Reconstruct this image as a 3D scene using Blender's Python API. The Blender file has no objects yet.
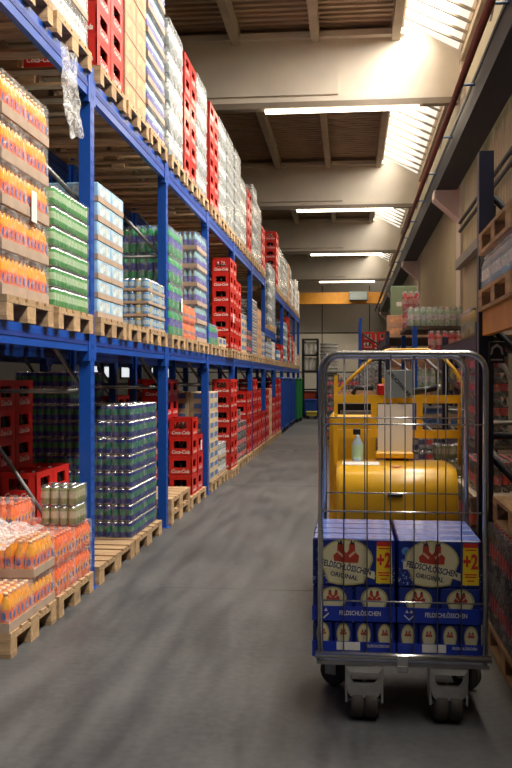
import bpy, math, random
from mathutils import Matrix, Vector, noise
random.seed(7)
sc = bpy.context.scene
COL = sc.collection
PI = math.pi

# ------------------------------------------------------------------ camera
cam_d = bpy.data.cameras.new('camera'); cam = bpy.data.objects.new('camera', cam_d); COL.objects.link(cam)
cam_d.sensor_fit = 'VERTICAL'; cam_d.sensor_height = 36; cam_d.sensor_width = 24; cam_d.lens = 36*898/768
cam_d.clip_end = 200
cam.location = (0, 0, 1.6)
cam.rotation_euler = (math.radians(90-0.38), 0, math.radians(5.98))
sc.camera = cam

# ------------------------------------------------------------------ world, lights, exposure
w = bpy.data.worlds.new('world'); sc.world = w; w.use_nodes = True
bg = w.node_tree.nodes['Background']; bg.inputs[0].default_value = (1.0, .93, .80, 1); bg.inputs[1].default_value = 1.3
sc.view_settings.view_transform = 'Standard'; sc.view_settings.look = 'None'
sc.view_settings.gamma = 1; sc.view_settings.use_curve_mapping = False
sc.view_settings.exposure = -0.22
sc.cycles.use_denoising = True
sc.cycles.max_bounces = 7; sc.cycles.transparent_max_bounces = 14
sc.cycles.caustics_reflective = False; sc.cycles.caustics_refractive = False
sc.cycles.sample_clamp_indirect = 6

BAYS_Y = [6.3, 15.5, 24.7, 33.5, 43.0]          # concrete ceiling beams
SKY = [(-3.6, 5.9), (6.7, 15.1), (15.9, 24.3), (25.1, 33.1), (33.9, 42.6)]
SKY_POWER = [1350, 1450, 560, 340, 420]
for (a, b), pw in zip(SKY, SKY_POWER):          # daylight just outside each roof light
    l = bpy.data.lights.new('daylight', 'AREA'); l.shape = 'RECTANGLE'; l.size = 1.0; l.size_y = b-a-.2
    l.energy = pw; l.color = (1.0, .93, .82)
    o = bpy.data.objects.new('daylight', l); COL.objects.link(o)
    o.location = (1.42, (a+b)/2, 7.75); o.rotation_euler = (0, math.radians(58), 0); l.spread = math.radians(125)
    # tilt so that it shines down and towards the racks
TUBES = [(6.15, 30), (15.35, 75), (24.55, 55), (33.35, 45), (42.85, 90)]
for y, pw in TUBES:
    l = bpy.data.lights.new('tube_light', 'AREA'); l.shape = 'RECTANGLE'; l.size = 2.5; l.size_y = .12
    l.energy = pw; l.color = (1.0, .84, .60)
    o = bpy.data.objects.new('tube_light', l); COL.objects.link(o); o.location = (-.14, y, 6.12)

# ------------------------------------------------------------------ materials
MATS = {}
def P(name, rgb, rough=.6, metal=0, var=0, scale=6, bump=0, stretch=(1,1,1), emit=0, spec=.5, alpha=None, coat=0, trans=0, objvar=0):
    if name in MATS: return MATS[name]
    m = bpy.data.materials.new(name); m.use_nodes = True; MATS[name] = m
    nt = m.node_tree; b = nt.nodes['Principled BSDF']
    b.inputs['Base Color'].default_value = (*rgb, 1); b.inputs['Roughness'].default_value = rough
    b.inputs['Metallic'].default_value = metal; b.inputs['Specular IOR Level'].default_value = spec
    if coat: b.inputs['Coat Weight'].default_value = coat; b.inputs['Coat Roughness'].default_value = .1
    if trans: b.inputs['Transmission Weight'].default_value = trans
    if emit:
        b.inputs['Emission Color'].default_value = (*rgb, 1); b.inputs['Emission Strength'].default_value = emit
    if var or bump or objvar:
        tc = nt.nodes.new('ShaderNodeTexCoord'); mp = nt.nodes.new('ShaderNodeMapping'); mp.inputs['Scale'].default_value = stretch
        nz = nt.nodes.new('ShaderNodeTexNoise'); nz.inputs['Scale'].default_value = scale; nz.inputs['Detail'].default_value = 4
        nt.links.new(tc.outputs['Object'], mp.inputs[0]); nt.links.new(mp.outputs[0], nz.inputs['Vector'])
        if var or objvar:
            hs = nt.nodes.new('ShaderNodeHueSaturation'); hs.inputs['Color'].default_value = (*rgb, 1)
            mr = nt.nodes.new('ShaderNodeMapRange'); mr.inputs['From Min'].default_value = .3; mr.inputs['From Max'].default_value = .7
            mr.inputs['To Min'].default_value = 1-var; mr.inputs['To Max'].default_value = 1+var
            nt.links.new(nz.outputs['Fac'], mr.inputs['Value'])
            if objvar:
                oi = nt.nodes.new('ShaderNodeObjectInfo'); m2 = nt.nodes.new('ShaderNodeMapRange')
                m2.inputs['To Min'].default_value = 1-objvar; m2.inputs['To Max'].default_value = 1+objvar
                mu = nt.nodes.new('ShaderNodeMath'); mu.operation = 'MULTIPLY'
                nt.links.new(oi.outputs['Random'], m2.inputs['Value'])
                nt.links.new(mr.outputs[0], mu.inputs[0]); nt.links.new(m2.outputs[0], mu.inputs[1])
                nt.links.new(mu.outputs[0], hs.inputs['Value'])
            else:
                nt.links.new(mr.outputs[0], hs.inputs['Value'])
            nt.links.new(hs.outputs[0], b.inputs['Base Color'])
        if bump:
            bp = nt.nodes.new('ShaderNodeBump'); bp.inputs['Strength'].default_value = bump; bp.inputs['Distance'].default_value = .01
            nt.links.new(nz.outputs['Fac'], bp.inputs['Height']); nt.links.new(bp.outputs[0], b.inputs['Normal'])
    return m

def film_mat(name, lo=.12, hi=.5, rgb=(.9,.92,.95), scale=14):
    m = bpy.data.materials.new(name); m.use_nodes = True; MATS[name] = m
    nt = m.node_tree; nt.nodes.clear()
    out = nt.nodes.new('ShaderNodeOutputMaterial'); mix = nt.nodes.new('ShaderNodeMixShader')
    tr = nt.nodes.new('ShaderNodeBsdfTransparent'); pr = nt.nodes.new('ShaderNodeBsdfPrincipled')
    pr.inputs['Base Color'].default_value = (*rgb, 1); pr.inputs['Roughness'].default_value = .16
    tc = nt.nodes.new('ShaderNodeTexCoord'); nz = nt.nodes.new('ShaderNodeTexNoise'); nz.inputs['Scale'].default_value = scale; nz.inputs['Detail'].default_value = 5
    nz.inputs['Distortion'].default_value = 1.2
    mr = nt.nodes.new('ShaderNodeMapRange'); mr.inputs['From Min'].default_value = .42; mr.inputs['From Max'].default_value = .72
    mr.inputs['To Min'].default_value = lo; mr.inputs['To Max'].default_value = hi
    bp = nt.nodes.new('ShaderNodeBump'); bp.inputs['Strength'].default_value = .7; bp.inputs['Distance'].default_value = .02
    nt.links.new(tc.outputs['Object'], nz.inputs['Vector']); nt.links.new(nz.outputs['Fac'], mr.inputs['Value'])
    nt.links.new(nz.outputs['Fac'], bp.inputs['Height']); nt.links.new(bp.outputs[0], pr.inputs['Normal'])
    nt.links.new(mr.outputs[0], mix.inputs[0]); nt.links.new(tr.outputs[0], mix.inputs[1]); nt.links.new(pr.outputs[0], mix.inputs[2])
    nt.links.new(mix.outputs[0], out.inputs['Surface'])
    return m

FILM = film_mat('shrink_film', .09, .42)
FILM2 = film_mat('stretch_film', .18, .75, (.82,.82,.82), 12)
FILM3 = film_mat('loose_film', .22, .8, (.95,.95,.97), 22)

wood = P('pallet_wood', (.47,.31,.17), .8, var=.28, scale=5, stretch=(1,6,6), bump=.2, objvar=.22)
wood_red = P('red_wood', (.30,.13,.07), .8, var=.25, scale=5, stretch=(1,6,6), objvar=.1)
card = P('cardboard', (.46,.34,.26), .85, var=.1, scale=8)
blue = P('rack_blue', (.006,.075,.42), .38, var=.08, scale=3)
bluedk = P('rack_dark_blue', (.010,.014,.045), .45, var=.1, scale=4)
galv = P('galvanised_steel', (.42,.42,.42), .38, .75, var=.12, scale=12)
chrome = P('zinc_steel', (.62,.62,.62), .24, .95)
darkwire = P('worn_wire', (.16,.15,.15), .4, .8)
red = P('crate_red', (.60,.018,.012), .38, var=.08, scale=4, objvar=.08)
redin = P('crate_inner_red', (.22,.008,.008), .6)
white = P('white_print', (.82,.80,.78), .5)
black = P('black_plastic', (.015,.015,.018), .4)
brownglass = P('brown_bottle_glass', (.035,.014,.008), .12, coat=.5)
colaglass = P('cola_bottle_plastic', (.02,.008,.008), .15, coat=.5)
yellow = P('truck_yellow', (.86,.47,.02), .3, var=.06, scale=5, coat=.3)
yellow2 = P('rail_yellow', (.62,.33,.03), .5, var=.18, scale=6)
orangebeam = P('beam_orange', (.62,.28,.03), .5, var=.12, scale=5)
silver = P('cast_silver', (.45,.45,.44), .42, .7, var=.15, scale=20)
rubber = P('rubber', (.06,.05,.045), .7, var=.2, scale=15)
concrete = P('concrete_cream', (.62,.55,.46), .85, var=.07, scale=1.5, bump=.1)
purlin = P('purlin_cream', (.42,.35,.26), .8, var=.1, scale=3)
steelgrey = P('girder_grey', (.022,.027,.04), .6, var=.15, scale=2)
pipe_red = P('pipe_red', (.20,.035,.02), .45, var=.15, scale=4)

# ------------------------------------------------------------------ mesh builder
class MB:
    def __init__(s): s.v=[]; s.f=[]; s.m=[]; s.mats=[]; s.sm=[]
    def mi(s, m):
        if m not in s.mats: s.mats.append(m)
        return s.mats.index(m)
    def add(s, vs, fs, mat, smooth=False):
        o = len(s.v); k = s.mi(mat); s.v += [tuple(v) for v in vs]
        for f in fs: s.f.append(tuple(i+o for i in f)); s.m.append(k); s.sm.append(smooth)
        return s
    def box(s, x0,x1,y0,y1,z0,z1, mat):
        vs = [(x0,y0,z0),(x1,y0,z0),(x1,y1,z0),(x0,y1,z0),(x0,y0,z1),(x1,y0,z1),(x1,y1,z1),(x0,y1,z1)]
        return s.add(vs, [(0,3,2,1),(4,5,6,7),(0,1,5,4),(1,2,6,5),(2,3,7,6),(3,0,4,7)], mat)
    def bbox(s, x0,x1,y0,y1,z0,z1, mat, c=.01):    # box with chamfered vertical edges and top edges
        def ring(z, i): return [(x0+i,y0+c,z),(x0+c,y0+i,z),(x1-c,y0+i,z),(x1-i,y0+c,z),(x1-i,y1-c,z),(x1-c,y1-i,z),(x0+c,y1-i,z),(x0+i,y1-c,z)]
        def ring2(z): return [(x0+c,y0+c,z)]*2+[(x1-c,y0+c,z)]*2+[(x1-c,y1-c,z)]*2+[(x0+c,y1-c,z)]*2
        vs = ring(z0,c*.5)+ring(z0+c*.5,0)+ring(z1-c,0)+ring(z1,c)
        fs = []
        for k in range(3):
            for i in range(8):
                j=(i+1)%8; fs.append((k*8+i,k*8+j,(k+1)*8+j,(k+1)*8+i))
        fs.append(tuple(range(7,-1,-1))); fs.append(tuple(range(24,32)))
        return s.add(vs, fs, mat)
    def lathe(s, cx, cy, z0, prof, seg=10, smooth=True):
        """prof: list of (r, z, material of the band above it)"""
        n = len(prof); vs = []
        for r,z,_ in prof:
            for i in range(seg):
                a = 2*PI*i/seg; vs.append((cx+r*math.cos(a), cy+r*math.sin(a), z0+z))
        o = len(s.v); s.v += vs
        for k in range(n-1):
            mi = s.mi(prof[k][2])
            for i in range(seg):
                j=(i+1)%seg; s.f.append((o+k*seg+i,o+k*seg+j,o+(k+1)*seg+j,o+(k+1)*seg+i)); s.m.append(mi); s.sm.append(smooth)
        s.f.append(tuple(o+i for i in range(seg-1,-1,-1))); s.m.append(s.mi(prof[0][2])); s.sm.append(False)
        s.f.append(tuple(o+(n-1)*seg+i for i in range(seg))); s.m.append(s.mi(prof[-2][2])); s.sm.append(False)
        return s
    def tube(s, pts, r, mat, seg=8, closed=False):
        pts = [Vector(p) for p in pts]; n = len(pts); o = len(s.v); k = s.mi(mat); prev=None
        for i,p in enumerate(pts):
            if closed: d = (pts[(i+1)%n]-pts[i-1]).normalized()
            else: d = ((pts[min(i+1,n-1)]-pts[max(i-1,0)])).normalized()
            if prev is None:
                up = Vector((0,0,1)) if abs(d.z)<.9 else Vector((1,0,0)); a = d.cross(up).normalized()
            else: a = (prev - d*prev.dot(d)).normalized()
            prev = a; b = d.cross(a)
            for q in range(seg):
                t = 2*PI*q/seg; s.v.append(tuple(p + a*(r*math.cos(t)) + b*(r*math.sin(t))))
        for i in range(n if closed else n-1):
            for q in range(seg):
                j=(q+1)%seg; i2=(i+1)%n
                s.f.append((o+i*seg+q,o+i*seg+j,o+i2*seg+j,o+i2*seg+q)); s.m.append(k); s.sm.append(True)
        if not closed:
            s.f.append(tuple(o+q for q in range(seg-1,-1,-1))); s.m.append(k); s.sm.append(False)
            s.f.append(tuple(o+(n-1)*seg+q for q in range(seg))); s.m.append(k); s.sm.append(False)
        return s
    def bar(s, p, q, wd, mat):      # square bar from p to q
        return s.tube([p,q], wd*.707, mat, seg=4)
    def merge(s, o, loc=(0,0,0)):
        n = len(s.v); s.v += [(v[0]+loc[0], v[1]+loc[1], v[2]+loc[2]) for v in o.v]
        mp = [s.mi(m) for m in o.mats]
        for f,m,sm in zip(o.f,o.m,o.sm): s.f.append(tuple(i+n for i in f)); s.m.append(mp[m]); s.sm.append(sm)
        return s
    def xform(s, M):
        s.v = [tuple(M @ Vector(v)) for v in s.v]; return s
    def mesh(s, name):
        me = bpy.data.meshes.new(name); me.from_pydata(s.v, [], s.f)
        for m in s.mats: me.materials.append(m)
        me.polygons.foreach_set('material_index', s.m); me.polygons.foreach_set('use_smooth', s.sm)
        me.update(); return me

_txt = {}
def text_mb(body, size, mat, shear=0, bold=0, xs=1.0):
    """flat lettering in the XY plane, centred"""
    key = (body, size, shear, bold)
    if key not in _txt:
        cu = bpy.data.curves.new('lettering', 'FONT'); cu.body = body; cu.size = size; cu.shear = shear
        cu.align_x = 'CENTER'; cu.align_y = 'CENTER'; cu.resolution_u = 2; cu.offset = bold
        ob = bpy.data.objects.new('lettering', cu); COL.objects.link(ob)
        dg = bpy.context.evaluated_depsgraph_get(); dg.update()
        me = ob.evaluated_get(dg).to_mesh()
        vs = [tuple(v.co) for v in me.vertices]; fs = [tuple(p.vertices) for p in me.polygons]
        ob.evaluated_get(dg).to_mesh_clear()
        bpy.data.objects.remove(ob); bpy.data.curves.remove(cu)
        _txt[key] = (vs, fs)
    vs, fs = _txt[key]
    return MB().add([(v[0]*xs, v[1], v[2]) for v in vs], fs, mat)
FRONT = Matrix(((0,0,1,0),(1,0,0,0),(0,1,0,0),(0,0,0,1)))     # text plane facing +X, reading along +Y
NEAR = Matrix(((1,0,0,0),(0,0,-1,0),(0,1,0,0),(0,0,0,1)))     # text plane facing -Y, reading along +X
def T(x,y,z): return Matrix.Translation((x,y,z))

# ------------------------------------------------------------------ object helpers
def tag(o, label=None, cat=None, group=None, kind=None):
    if label: o['label'] = label
    if cat: o['category'] = cat
    if group: o['group'] = group
    if kind: o['kind'] = kind
    return o
_mesh_cache = {}
def as_mesh(mb, name):
    if isinstance(mb, bpy.types.Mesh): return mb
    k = id(mb)
    if k not in _mesh_cache: _mesh_cache[k] = (mb.mesh(name), mb)
    return _mesh_cache[k][0]
def obj(name, mb, parent=None, loc=(0,0,0), label=None):
    o = bpy.data.objects.new(name, as_mesh(mb, name)); COL.objects.link(o); o.location = loc
    if parent: o.parent = parent
    if label: o['label'] = label
    return o
def empty(name, loc=(0,0,0), rz=0):
    o = bpy.data.objects.new(name, None); COL.objects.link(o); o.location = loc; o.rotation_euler = (0,0,rz)
    o.empty_display_size = .1
    return o
def struct(name, mb, loc=(0,0,0)):
    return tag(obj(name, mb, None, loc), kind='structure')

# ==================================================================  SETTING
def floor_material():
    m = bpy.data.materials.new('floor_concrete'); m.use_nodes = True; nt = m.node_tree; b = nt.nodes['Principled BSDF']
    tc = nt.nodes.new('ShaderNodeTexCoord')
    n1 = nt.nodes.new('ShaderNodeTexNoise'); n1.inputs['Scale'].default_value = .55; n1.inputs['Detail'].default_value = 6
    n2 = nt.nodes.new('ShaderNodeTexNoise'); n2.inputs['Scale'].default_value = 22; n2.inputs['Detail'].default_value = 6
    mp = nt.nodes.new('ShaderNodeMapping'); mp.inputs['Scale'].default_value = (3.2,.5,1); mp.inputs['Rotation'].default_value = (0,0,.06)
    n3 = nt.nodes.new('ShaderNodeTexNoise'); n3.inputs['Scale'].default_value = 2.2; n3.inputs['Detail'].default_value = 5
    nt.links.new(tc.outputs['Object'], n1.inputs['Vector']); nt.links.new(tc.outputs['Object'], n2.inputs['Vector'])
    nt.links.new(tc.outputs['Object'], mp.inputs[0]); nt.links.new(mp.outputs[0], n3.inputs['Vector'])
    a1 = nt.nodes.new('ShaderNodeMath'); a1.operation='ADD'; nt.links.new(n1.outputs['Fac'], a1.inputs[0]); nt.links.new(n3.outputs['Fac'], a1.inputs[1])
    a2 = nt.nodes.new('ShaderNodeMath'); a2.operation='MULTIPLY_ADD'; nt.links.new(n2.outputs['Fac'], a2.inputs[0]); a2.inputs[1].default_value=.45; nt.links.new(a1.outputs[0], a2.inputs[2])
    cr = nt.nodes.new('ShaderNodeValToRGB'); cr.color_ramp.elements[0].position=.95/2; cr.color_ramp.elements[1].position=1.5/2
    cr.color_ramp.elements[0].color=(.036,.038,.044,1); cr.color_ramp.elements[1].color=(.108,.108,.112,1)
    hv = nt.nodes.new('ShaderNodeMath'); hv.operation='MULTIPLY'; hv.inputs[1].default_value=.5
    nt.links.new(a2.outputs[0], hv.inputs[0]); nt.links.new(hv.outputs[0], cr.inputs[0]); nt.links.new(cr.outputs[0], b.inputs['Base Color'])
    mr = nt.nodes.new('ShaderNodeMapRange'); mr.inputs['To Min'].default_value=.38; mr.inputs['To Max'].default_value=.7
    nt.links.new(n3.outputs['Fac'], mr.inputs['Value']); nt.links.new(mr.outputs[0], b.inputs['Roughness'])
    bp = nt.nodes.new('ShaderNodeBump'); bp.inputs['Strength'].default_value=.12; bp.inputs['Distance'].default_value=.01
    nt.links.new(n2.outputs['Fac'], bp.inputs['Height']); nt.links.new(bp.outputs[0], b.inputs['Normal'])
    return m
XL, XR, YB, YF = -9.0, 1.9, -4.5, 46.0
fm = floor_material()
fl = MB().box(XL-.2, XR+.2, YB-.2, YF+.2, -.2, 0, fm)
joint = P('joint_filler', (.13,.128,.125), .8)
for y in (6.75, 13.3, 20.0, 27.0): fl.box(-1.85, 2.5, y-.007, y+.007, 0, .0015, joint)
struct('floor', fl)

def corrugated_material(name, rgb, axis, per_m, rough=.7):
    m = P(name, rgb, rough); nt = m.node_tree; b = nt.nodes['Principled BSDF']
    tc = nt.nodes.new('ShaderNodeTexCoord'); wv = nt.nodes.new('ShaderNodeTexWave'); wv.bands_direction = axis
    wv.inputs['Scale'].default_value = per_m/ (2*PI) * 2; wv.inputs['Distortion'].default_value = 0
    bp = nt.nodes.new('ShaderNodeBump'); bp.inputs['Strength'].default_value = .9; bp.inputs['Distance'].default_value = .03
    nt.links.new(tc.outputs['Object'], wv.inputs['Vector']); nt.links.new(wv.outputs['Fac'], bp.inputs['Height']); nt.links.new(bp.outputs[0], b.inputs['Normal'])
    return m
deck = P('roof_deck_brown', (.42,.30,.20), .7, var=.12, scale=2)
wallcream = P('wall_cream', (.56,.51,.37), .8, var=.08, scale=1.2)
wallcorr = corrugated_material('wall_ribbed', (.60,.54,.34), 'Y', 10)

# roof deck with real ribs running across the hall (X)
r = MB(); r.box(XL, .8, YB, YF, 7.62, 7.7, deck)
y = YB
while y < YF-.2:
    r.box(XL, .78, y, y+.09, 7.57, 7.62, deck); y += .2
struct('ceiling', r)
# strip of roof on the wall side of the roof lights
struct('trim_1', MB().box(1.86, XR+.25, YB, YF, 7.14, 7.3, deck))
# purlins
for i, x in enumerate((-7.5,-6.1,-4.7,-3.33,-1.95,-.59,.76)):
    struct('trim_%d' % (i+2), MB().box(x-.07, x+.07, YB, YF, 7.3, 7.58, purlin))
# fascia below the roof lights, on the wall side
struct('trim_9', MB().box(1.82, 1.9, YB, YF, 6.86, 6.98, purlin))
# concrete beams
def cbeam(y):
    b = MB(); t = .28
    prof = [(XL,6.3),(XL,7.5),(-.6,7.5),(.95,7.5),(1.2,7.42),(1.898,7.06),(1.898,6.3)]
    y0, y1 = y-t/2, y+t/2; n = len(prof)
    vs = [(p[0],y0,p[1]) for p in prof]+[(p[0],y1,p[1]) for p in prof]
    b.add(vs, [tuple(range(n)), tuple(range(2*n-1,n-1,-1))]+[(i,i+n,(i+1)%n+n,(i+1)%n) for i in range(n)], concrete)
    b.box(XL, -.2, y0-.05, y0, 6.42, 7.36, concrete)          # thicker web panel on the rack side
    b.box(XL, .9, y0-.14, y0, 7.36, 7.46, concrete)         # top flange
    b.box(XL, 1.89, y0-.07, y0, 6.3, 6.38, concrete)
    return b
for i, y in enumerate(BAYS_Y): struct('trim_%d' % (10+i), cbeam(y))
# walls
wdark = P('wall_shade_tone', (.07,.06,.05), .8, var=.1, scale=1)  # dark colour stands in for unlit depth behind racks and trims bounce
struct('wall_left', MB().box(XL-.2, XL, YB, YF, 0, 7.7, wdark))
lit = P('daylit_window_glass', (.85,.92,1.0), .3, emit=.8); wfr = P('window_frame_dark', (.05,.05,.05), .5)
for i,(a,b) in enumerate(((30.6,33.0),(34.6,38.2),(40.0,44.0))):
    fr_ = MB(); fr_.box(XL,XL+.06,a-.08,b+.08,1.58,1.64,wfr); fr_.box(XL,XL+.06,a-.08,b+.08,2.06,2.12,wfr)
    for yy in (a-.08, (a+b)/2-.03, b): fr_.box(XL,XL+.06,yy,yy+.08,1.58,2.12,wfr)
    wn = struct('window_%d' % (i+6), fr_); obj('pane', MB().box(XL,XL+.02,a,b,1.64,2.06,lit), wn)
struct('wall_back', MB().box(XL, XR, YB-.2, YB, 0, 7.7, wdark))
ew = MB().box(XL, XR, YF, YF+.2, 0, 7.7, P('end_wall_panel', (.74,.70,.64), .8, var=.06, scale=1))
seam = P('panel_seam', (.10,.09,.08), .8)
for x in (-8.6,-6.2,-3.8,-1.42,.98): ew.box(x-.025, x+.025, YF-.012, YF, 0, 6.3, seam)
for z in (1.9, 3.9): ew.box(XL, XR, YF-.012, YF, z-.03, z+.03, seam)
struct('wall_front', ew)
wr = MB()
wr.box(XR, XR+.2, YB, YF, 0, 7.14, wallcream)
struct('wall_right', wr)
# ribbed cladding panels between the columns
ys = [YB]+[b for b in BAYS_Y]+[YF]
for i in range(len(ys)-1):
    p = MB(); y = ys[i]+.35
    while y < ys[i+1]-.4:
        p.add([(XR-.005,y,2.2),(XR-.035,y+.05,2.2),(XR-.035,y+.1,2.2),(XR-.005,y+.15,2.2),(XR-.005,y,6.1),(XR-.035,y+.05,6.1),(XR-.035,y+.1,6.1),(XR-.005,y+.15,6.1)],
              [(0,1,5,4),(1,2,6,5),(2,3,7,6)], P('cladding_cream',(.50,.45,.28),.6,var=.06,scale=2)); y += .2
    struct('trim_%d' % (20+i), p)
# columns with corbels carrying the crane girder
for i, y in enumerate(BAYS_Y):
    c = MB().box(1.82, XR-.002, y-.3, y+.3, 0, 6.9, concrete)
    c.add([(1.82,y-.2,4.25),(1.82,y-.2,4.749),(1.40,y-.2,4.749),(1.40,y-.2,4.62),(1.82,y+.2,4.25),(1.82,y+.2,4.749),(1.40,y+.2,4.749),(1.40,y+.2,4.62)],
          [(0,1,2,3),(7,6,5,4),(2,6,7,3),(3,7,4,0),(1,5,6,2)], P('corbel_pale',(.66,.54,.50),.8,var=.05))
    struct('wall_column', c)
# crane girder (I section) along the wall
g = MB(); g.box(1.43, 1.78, YB, YF, 4.75, 4.79, steelgrey); g.box(1.44, 1.50, YB, YF, 4.79, 5.08, steelgrey); g.box(1.43, 1.78, YB, YF, 5.06, 5.11, steelgrey); g.box(1.56,1.62,YB,YF,5.11,5.16,steelgrey)
tag(obj('crane_girder', g), 'dark grey steel crane girder running along the wall on concrete corbels', 'girder')
# red pipe with hangers
pr = empty('pipe', (1.27, 0, 5.02)); tag(pr, 'long rust red pipe bracketed to the crane girder', 'pipe')
obj('tube', MB().tube([(0,YB+.1,0),(0,YF-.1,0)], .042, pipe_red), pr)
hang = MB().bar((0,0,-.06),(.17,0,-.06),.022,P('hanger_blue',(.12,.2,.4),.5)); hang.bar((.04,0,-.06),(.0,0,-.22),.012,galv)
y = 1.5
while y < 45: obj('hanger', hang, pr, (.0,y,.06)); y += 2.3
# thin service pipes on the right wall
for (x, z, rr, nm, lb) in ((1.80,4.16,.028,'service_pipe','thin dark service pipe high on the ribbed wall, upper of two'),
                       (1.80,4.02,.028,'service_pipe','thin dark service pipe high on the ribbed wall, lower of two')):
    s = empty(nm, (x,0,z)); tag(s, lb, 'pipe')
    obj('tube', MB().tube([(0,YB+.1,0),(0,15.1,0)], rr, steelgrey), s)
    cl = MB().bar((0,0,0),(.065,0,0),.03,steelgrey)
    for y in (3,5.5,8,10.5,13): obj('clip', cl, s, (0,y,0))
tray = empty('cable_tray', (1.76,0,3.38)); tag(tray, 'grey cable tray along the wall below the thin pipes', 'cable tray')
obj('channel', MB().box(-.04,.06,YB+.1,15.1,0,.14,P('tray_grey',(.22,.21,.19),.5,var=.1)), tray)
jb = MB().bbox(-.12,-.04,-.12,.12,-.05,.28,black,.02); obj('junction_box', jb, tray, (0,11.0,0))
wp = MB().tube([(0,0,0),(0,0,2.2)], .03, pipe_red); wp.tube([(0,0,2.2),(.03,0,2.3)], .03, pipe_red)
tag(obj('downpipe', wp, None, (1.86,15.3,1.5)), 'thin upright brown pipe on the wall above the shelf bottles', 'pipe')

# roof lights: sloping glazing between the beams
glass = bpy.data.materials.new('roof_glass'); glass.use_nodes = True
nt = glass.node_tree; nt.nodes.clear(); out = nt.nodes.new('ShaderNodeOutputMaterial'); mx = nt.nodes.new('ShaderNodeMixShader'); mx.inputs[0].default_value=.15
tr = nt.nodes.new('ShaderNodeBsdfTransparent'); tl = nt.nodes.new('ShaderNodeBsdfTranslucent'); tl.inputs[0].default_value=(.9,.85,.75,1)
nt.links.new(tr.outputs[0],mx.inputs[1]); nt.links.new(tl.outputs[0],mx.inputs[2]); nt.links.new(mx.outputs[0],out.inputs[0])
barm = P('glazing_bar', (.30,.24,.17), .6)
for i,(a,b) in enumerate(SKY):
    fr = MB(); a2, b2 = (ys[i]+.14 if i else YB), BAYS_Y[i]-.14
    fr.box(.83,.89,a2,b2,7.5,7.66,barm)
    y = a2+.1
    while y < b2-.15:
        fr.add([(.86,y,7.53),(1.88,y,7.04),(1.88,y+.05,7.04),(.86,y+.05,7.53),(.86,y,7.57),(1.88,y,7.08),(1.88,y+.05,7.08),(.86,y+.05,7.57)],
               [(0,1,2,3),(7,6,5,4),(0,4,5,1),(3,2,6,7)], barm)
        y += .42 if i < 2 else .6
    wnd = struct('window_%d' % (i+1), fr)
    obj('pane', MB().add([(.86,a2,7.59),(1.9,a2,7.10),(1.9,b2,7.10),(.86,b2,7.59)],[(0,1,2,3)],glass), wnd)
    # pale reveal at the end of each roof light (beam side)
    
# strip lights under the beams
tubem = P('tube_glow', (1.0,.88,.66), .4, emit=9)
batt = P('batten_brown', (.20,.16,.12), .6)
for i,(y,pw) in enumerate(TUBES):
    s = empty('strip_light', (0,y,6.2))
    nm = ['over the rack ends beyond the frame', 'under the second concrete beam, brightest and longest', 'under the third concrete beam', 'under the fourth concrete beam', 'under the last concrete beam before the end wall'][i]
    tag(s, 'lit fluorescent strip light ' + nm, 'light')
    obj('housing', MB().box(-3.2,1.8,-.06,.12,.0,.10,batt), s)
    obj('lamp_tube', MB().tube([(-1.45,-.0,-.03),(1.15,-.0,-.03)], .03, tubem), s)
    obj('lamp_tube', MB().tube([(-1.45,.08,-.03),(1.15,.08,-.03)], .03, tubem), s)

# ==================================================================  PALLET RACK
U = [3.87+2.8*i for i in range(-1, 13)]          # y of each upright frame: index 1 = first one just outside the frame
Z1, Z2 = 1.93, 3.88                              # tops of the two beam levels
ORD = ['zeroth','first','second','third','fourth','fifth','sixth','seventh','eighth','ninth','tenth','eleventh','twelfth']
holes = P('punched_hole', (.005,.01,.05), .6)
def upright_mb(h, m):
    b = MB(); b.box(-.045,.045,-.05,-.044,0,h,m); b.box(-.045,.045,.044,.05,0,h,m); b.box(.039,.045,-.044,.044,0,h,m)
    b.box(-.045,-.039,-.05,-.03,0,h,m); b.box(-.045,-.039,.03,.05,0,h,m)
    return b
UPR = upright_mb(3.96, blue); 
_h = MB(); z = .12
while z < 3.8: _h.box(.0452,.0458,-.028,-.018,z,z+.035,holes); _h.box(.0452,.0458,.018,.028,z,z+.035,holes); z += .1
UPR.merge(_h)
FOOT = MB().box(-.07,.07,-.07,.07,0,.006,blue)
def beam_mb(L, h=.13): 
    b = MB(); b.box(-.022,.022,0,L,-h,0,blue); b.box(.022,.026,0,L,-h*.62,-h*.38,P('beam_groove_shade',(.008,.04,.27),.5)); return b  # groove shade painted as a darker blue strip on the face
CLIP = MB().box(-.03,.03,-.0,.045,-.2,-.002,blue)
def make_rack(x_front, x_rear, i0, i1, label, l2_skip=(), name='pallet_rack'):
    r = empty(name, (x_front, U[i0], 0)); tag(r, label, 'pallet rack')
    d = x_front-x_rear
    for i in range(i0, i1+1):
        y = U[i]-U[i0]
        for xx in (-.045, -d+.045):
            u = obj('upright', UPR, r, (xx, y, 0)); obj('base_plate', FOOT, u)
        if i < 9:
            for z0 in (.1, 1.5, 2.9):
                if z0 > .5: obj('frame_strut', STRUT(d), r, (0, y, z0))
                if z0 < 2.8 or True: obj('diagonal_brace', DIAG(d, min(1.35, 3.9-z0)), r, (0, y, z0))
        else:
            obj('diagonal_brace', DIAG(d, 1.35), r, (0, y, .1)); obj('diagonal_brace', DIAG(d, 1.35), r, (0, y, 2.0))
    for i in range(i0, i1):
        y = U[i]-U[i0]+.05
        for z, h in ((Z1,.13),(Z2,.16)):
            if z == Z2 and i in l2_skip: z = 2.76
            for xx in (-.03, -d+.03):
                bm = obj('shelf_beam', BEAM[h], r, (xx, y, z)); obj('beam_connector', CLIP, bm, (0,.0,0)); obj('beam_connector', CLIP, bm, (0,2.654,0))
    return r
_sd = {}
brace_m = P('brace_steel', (.22,.22,.22), .45, .6, var=.15, scale=12)
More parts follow.
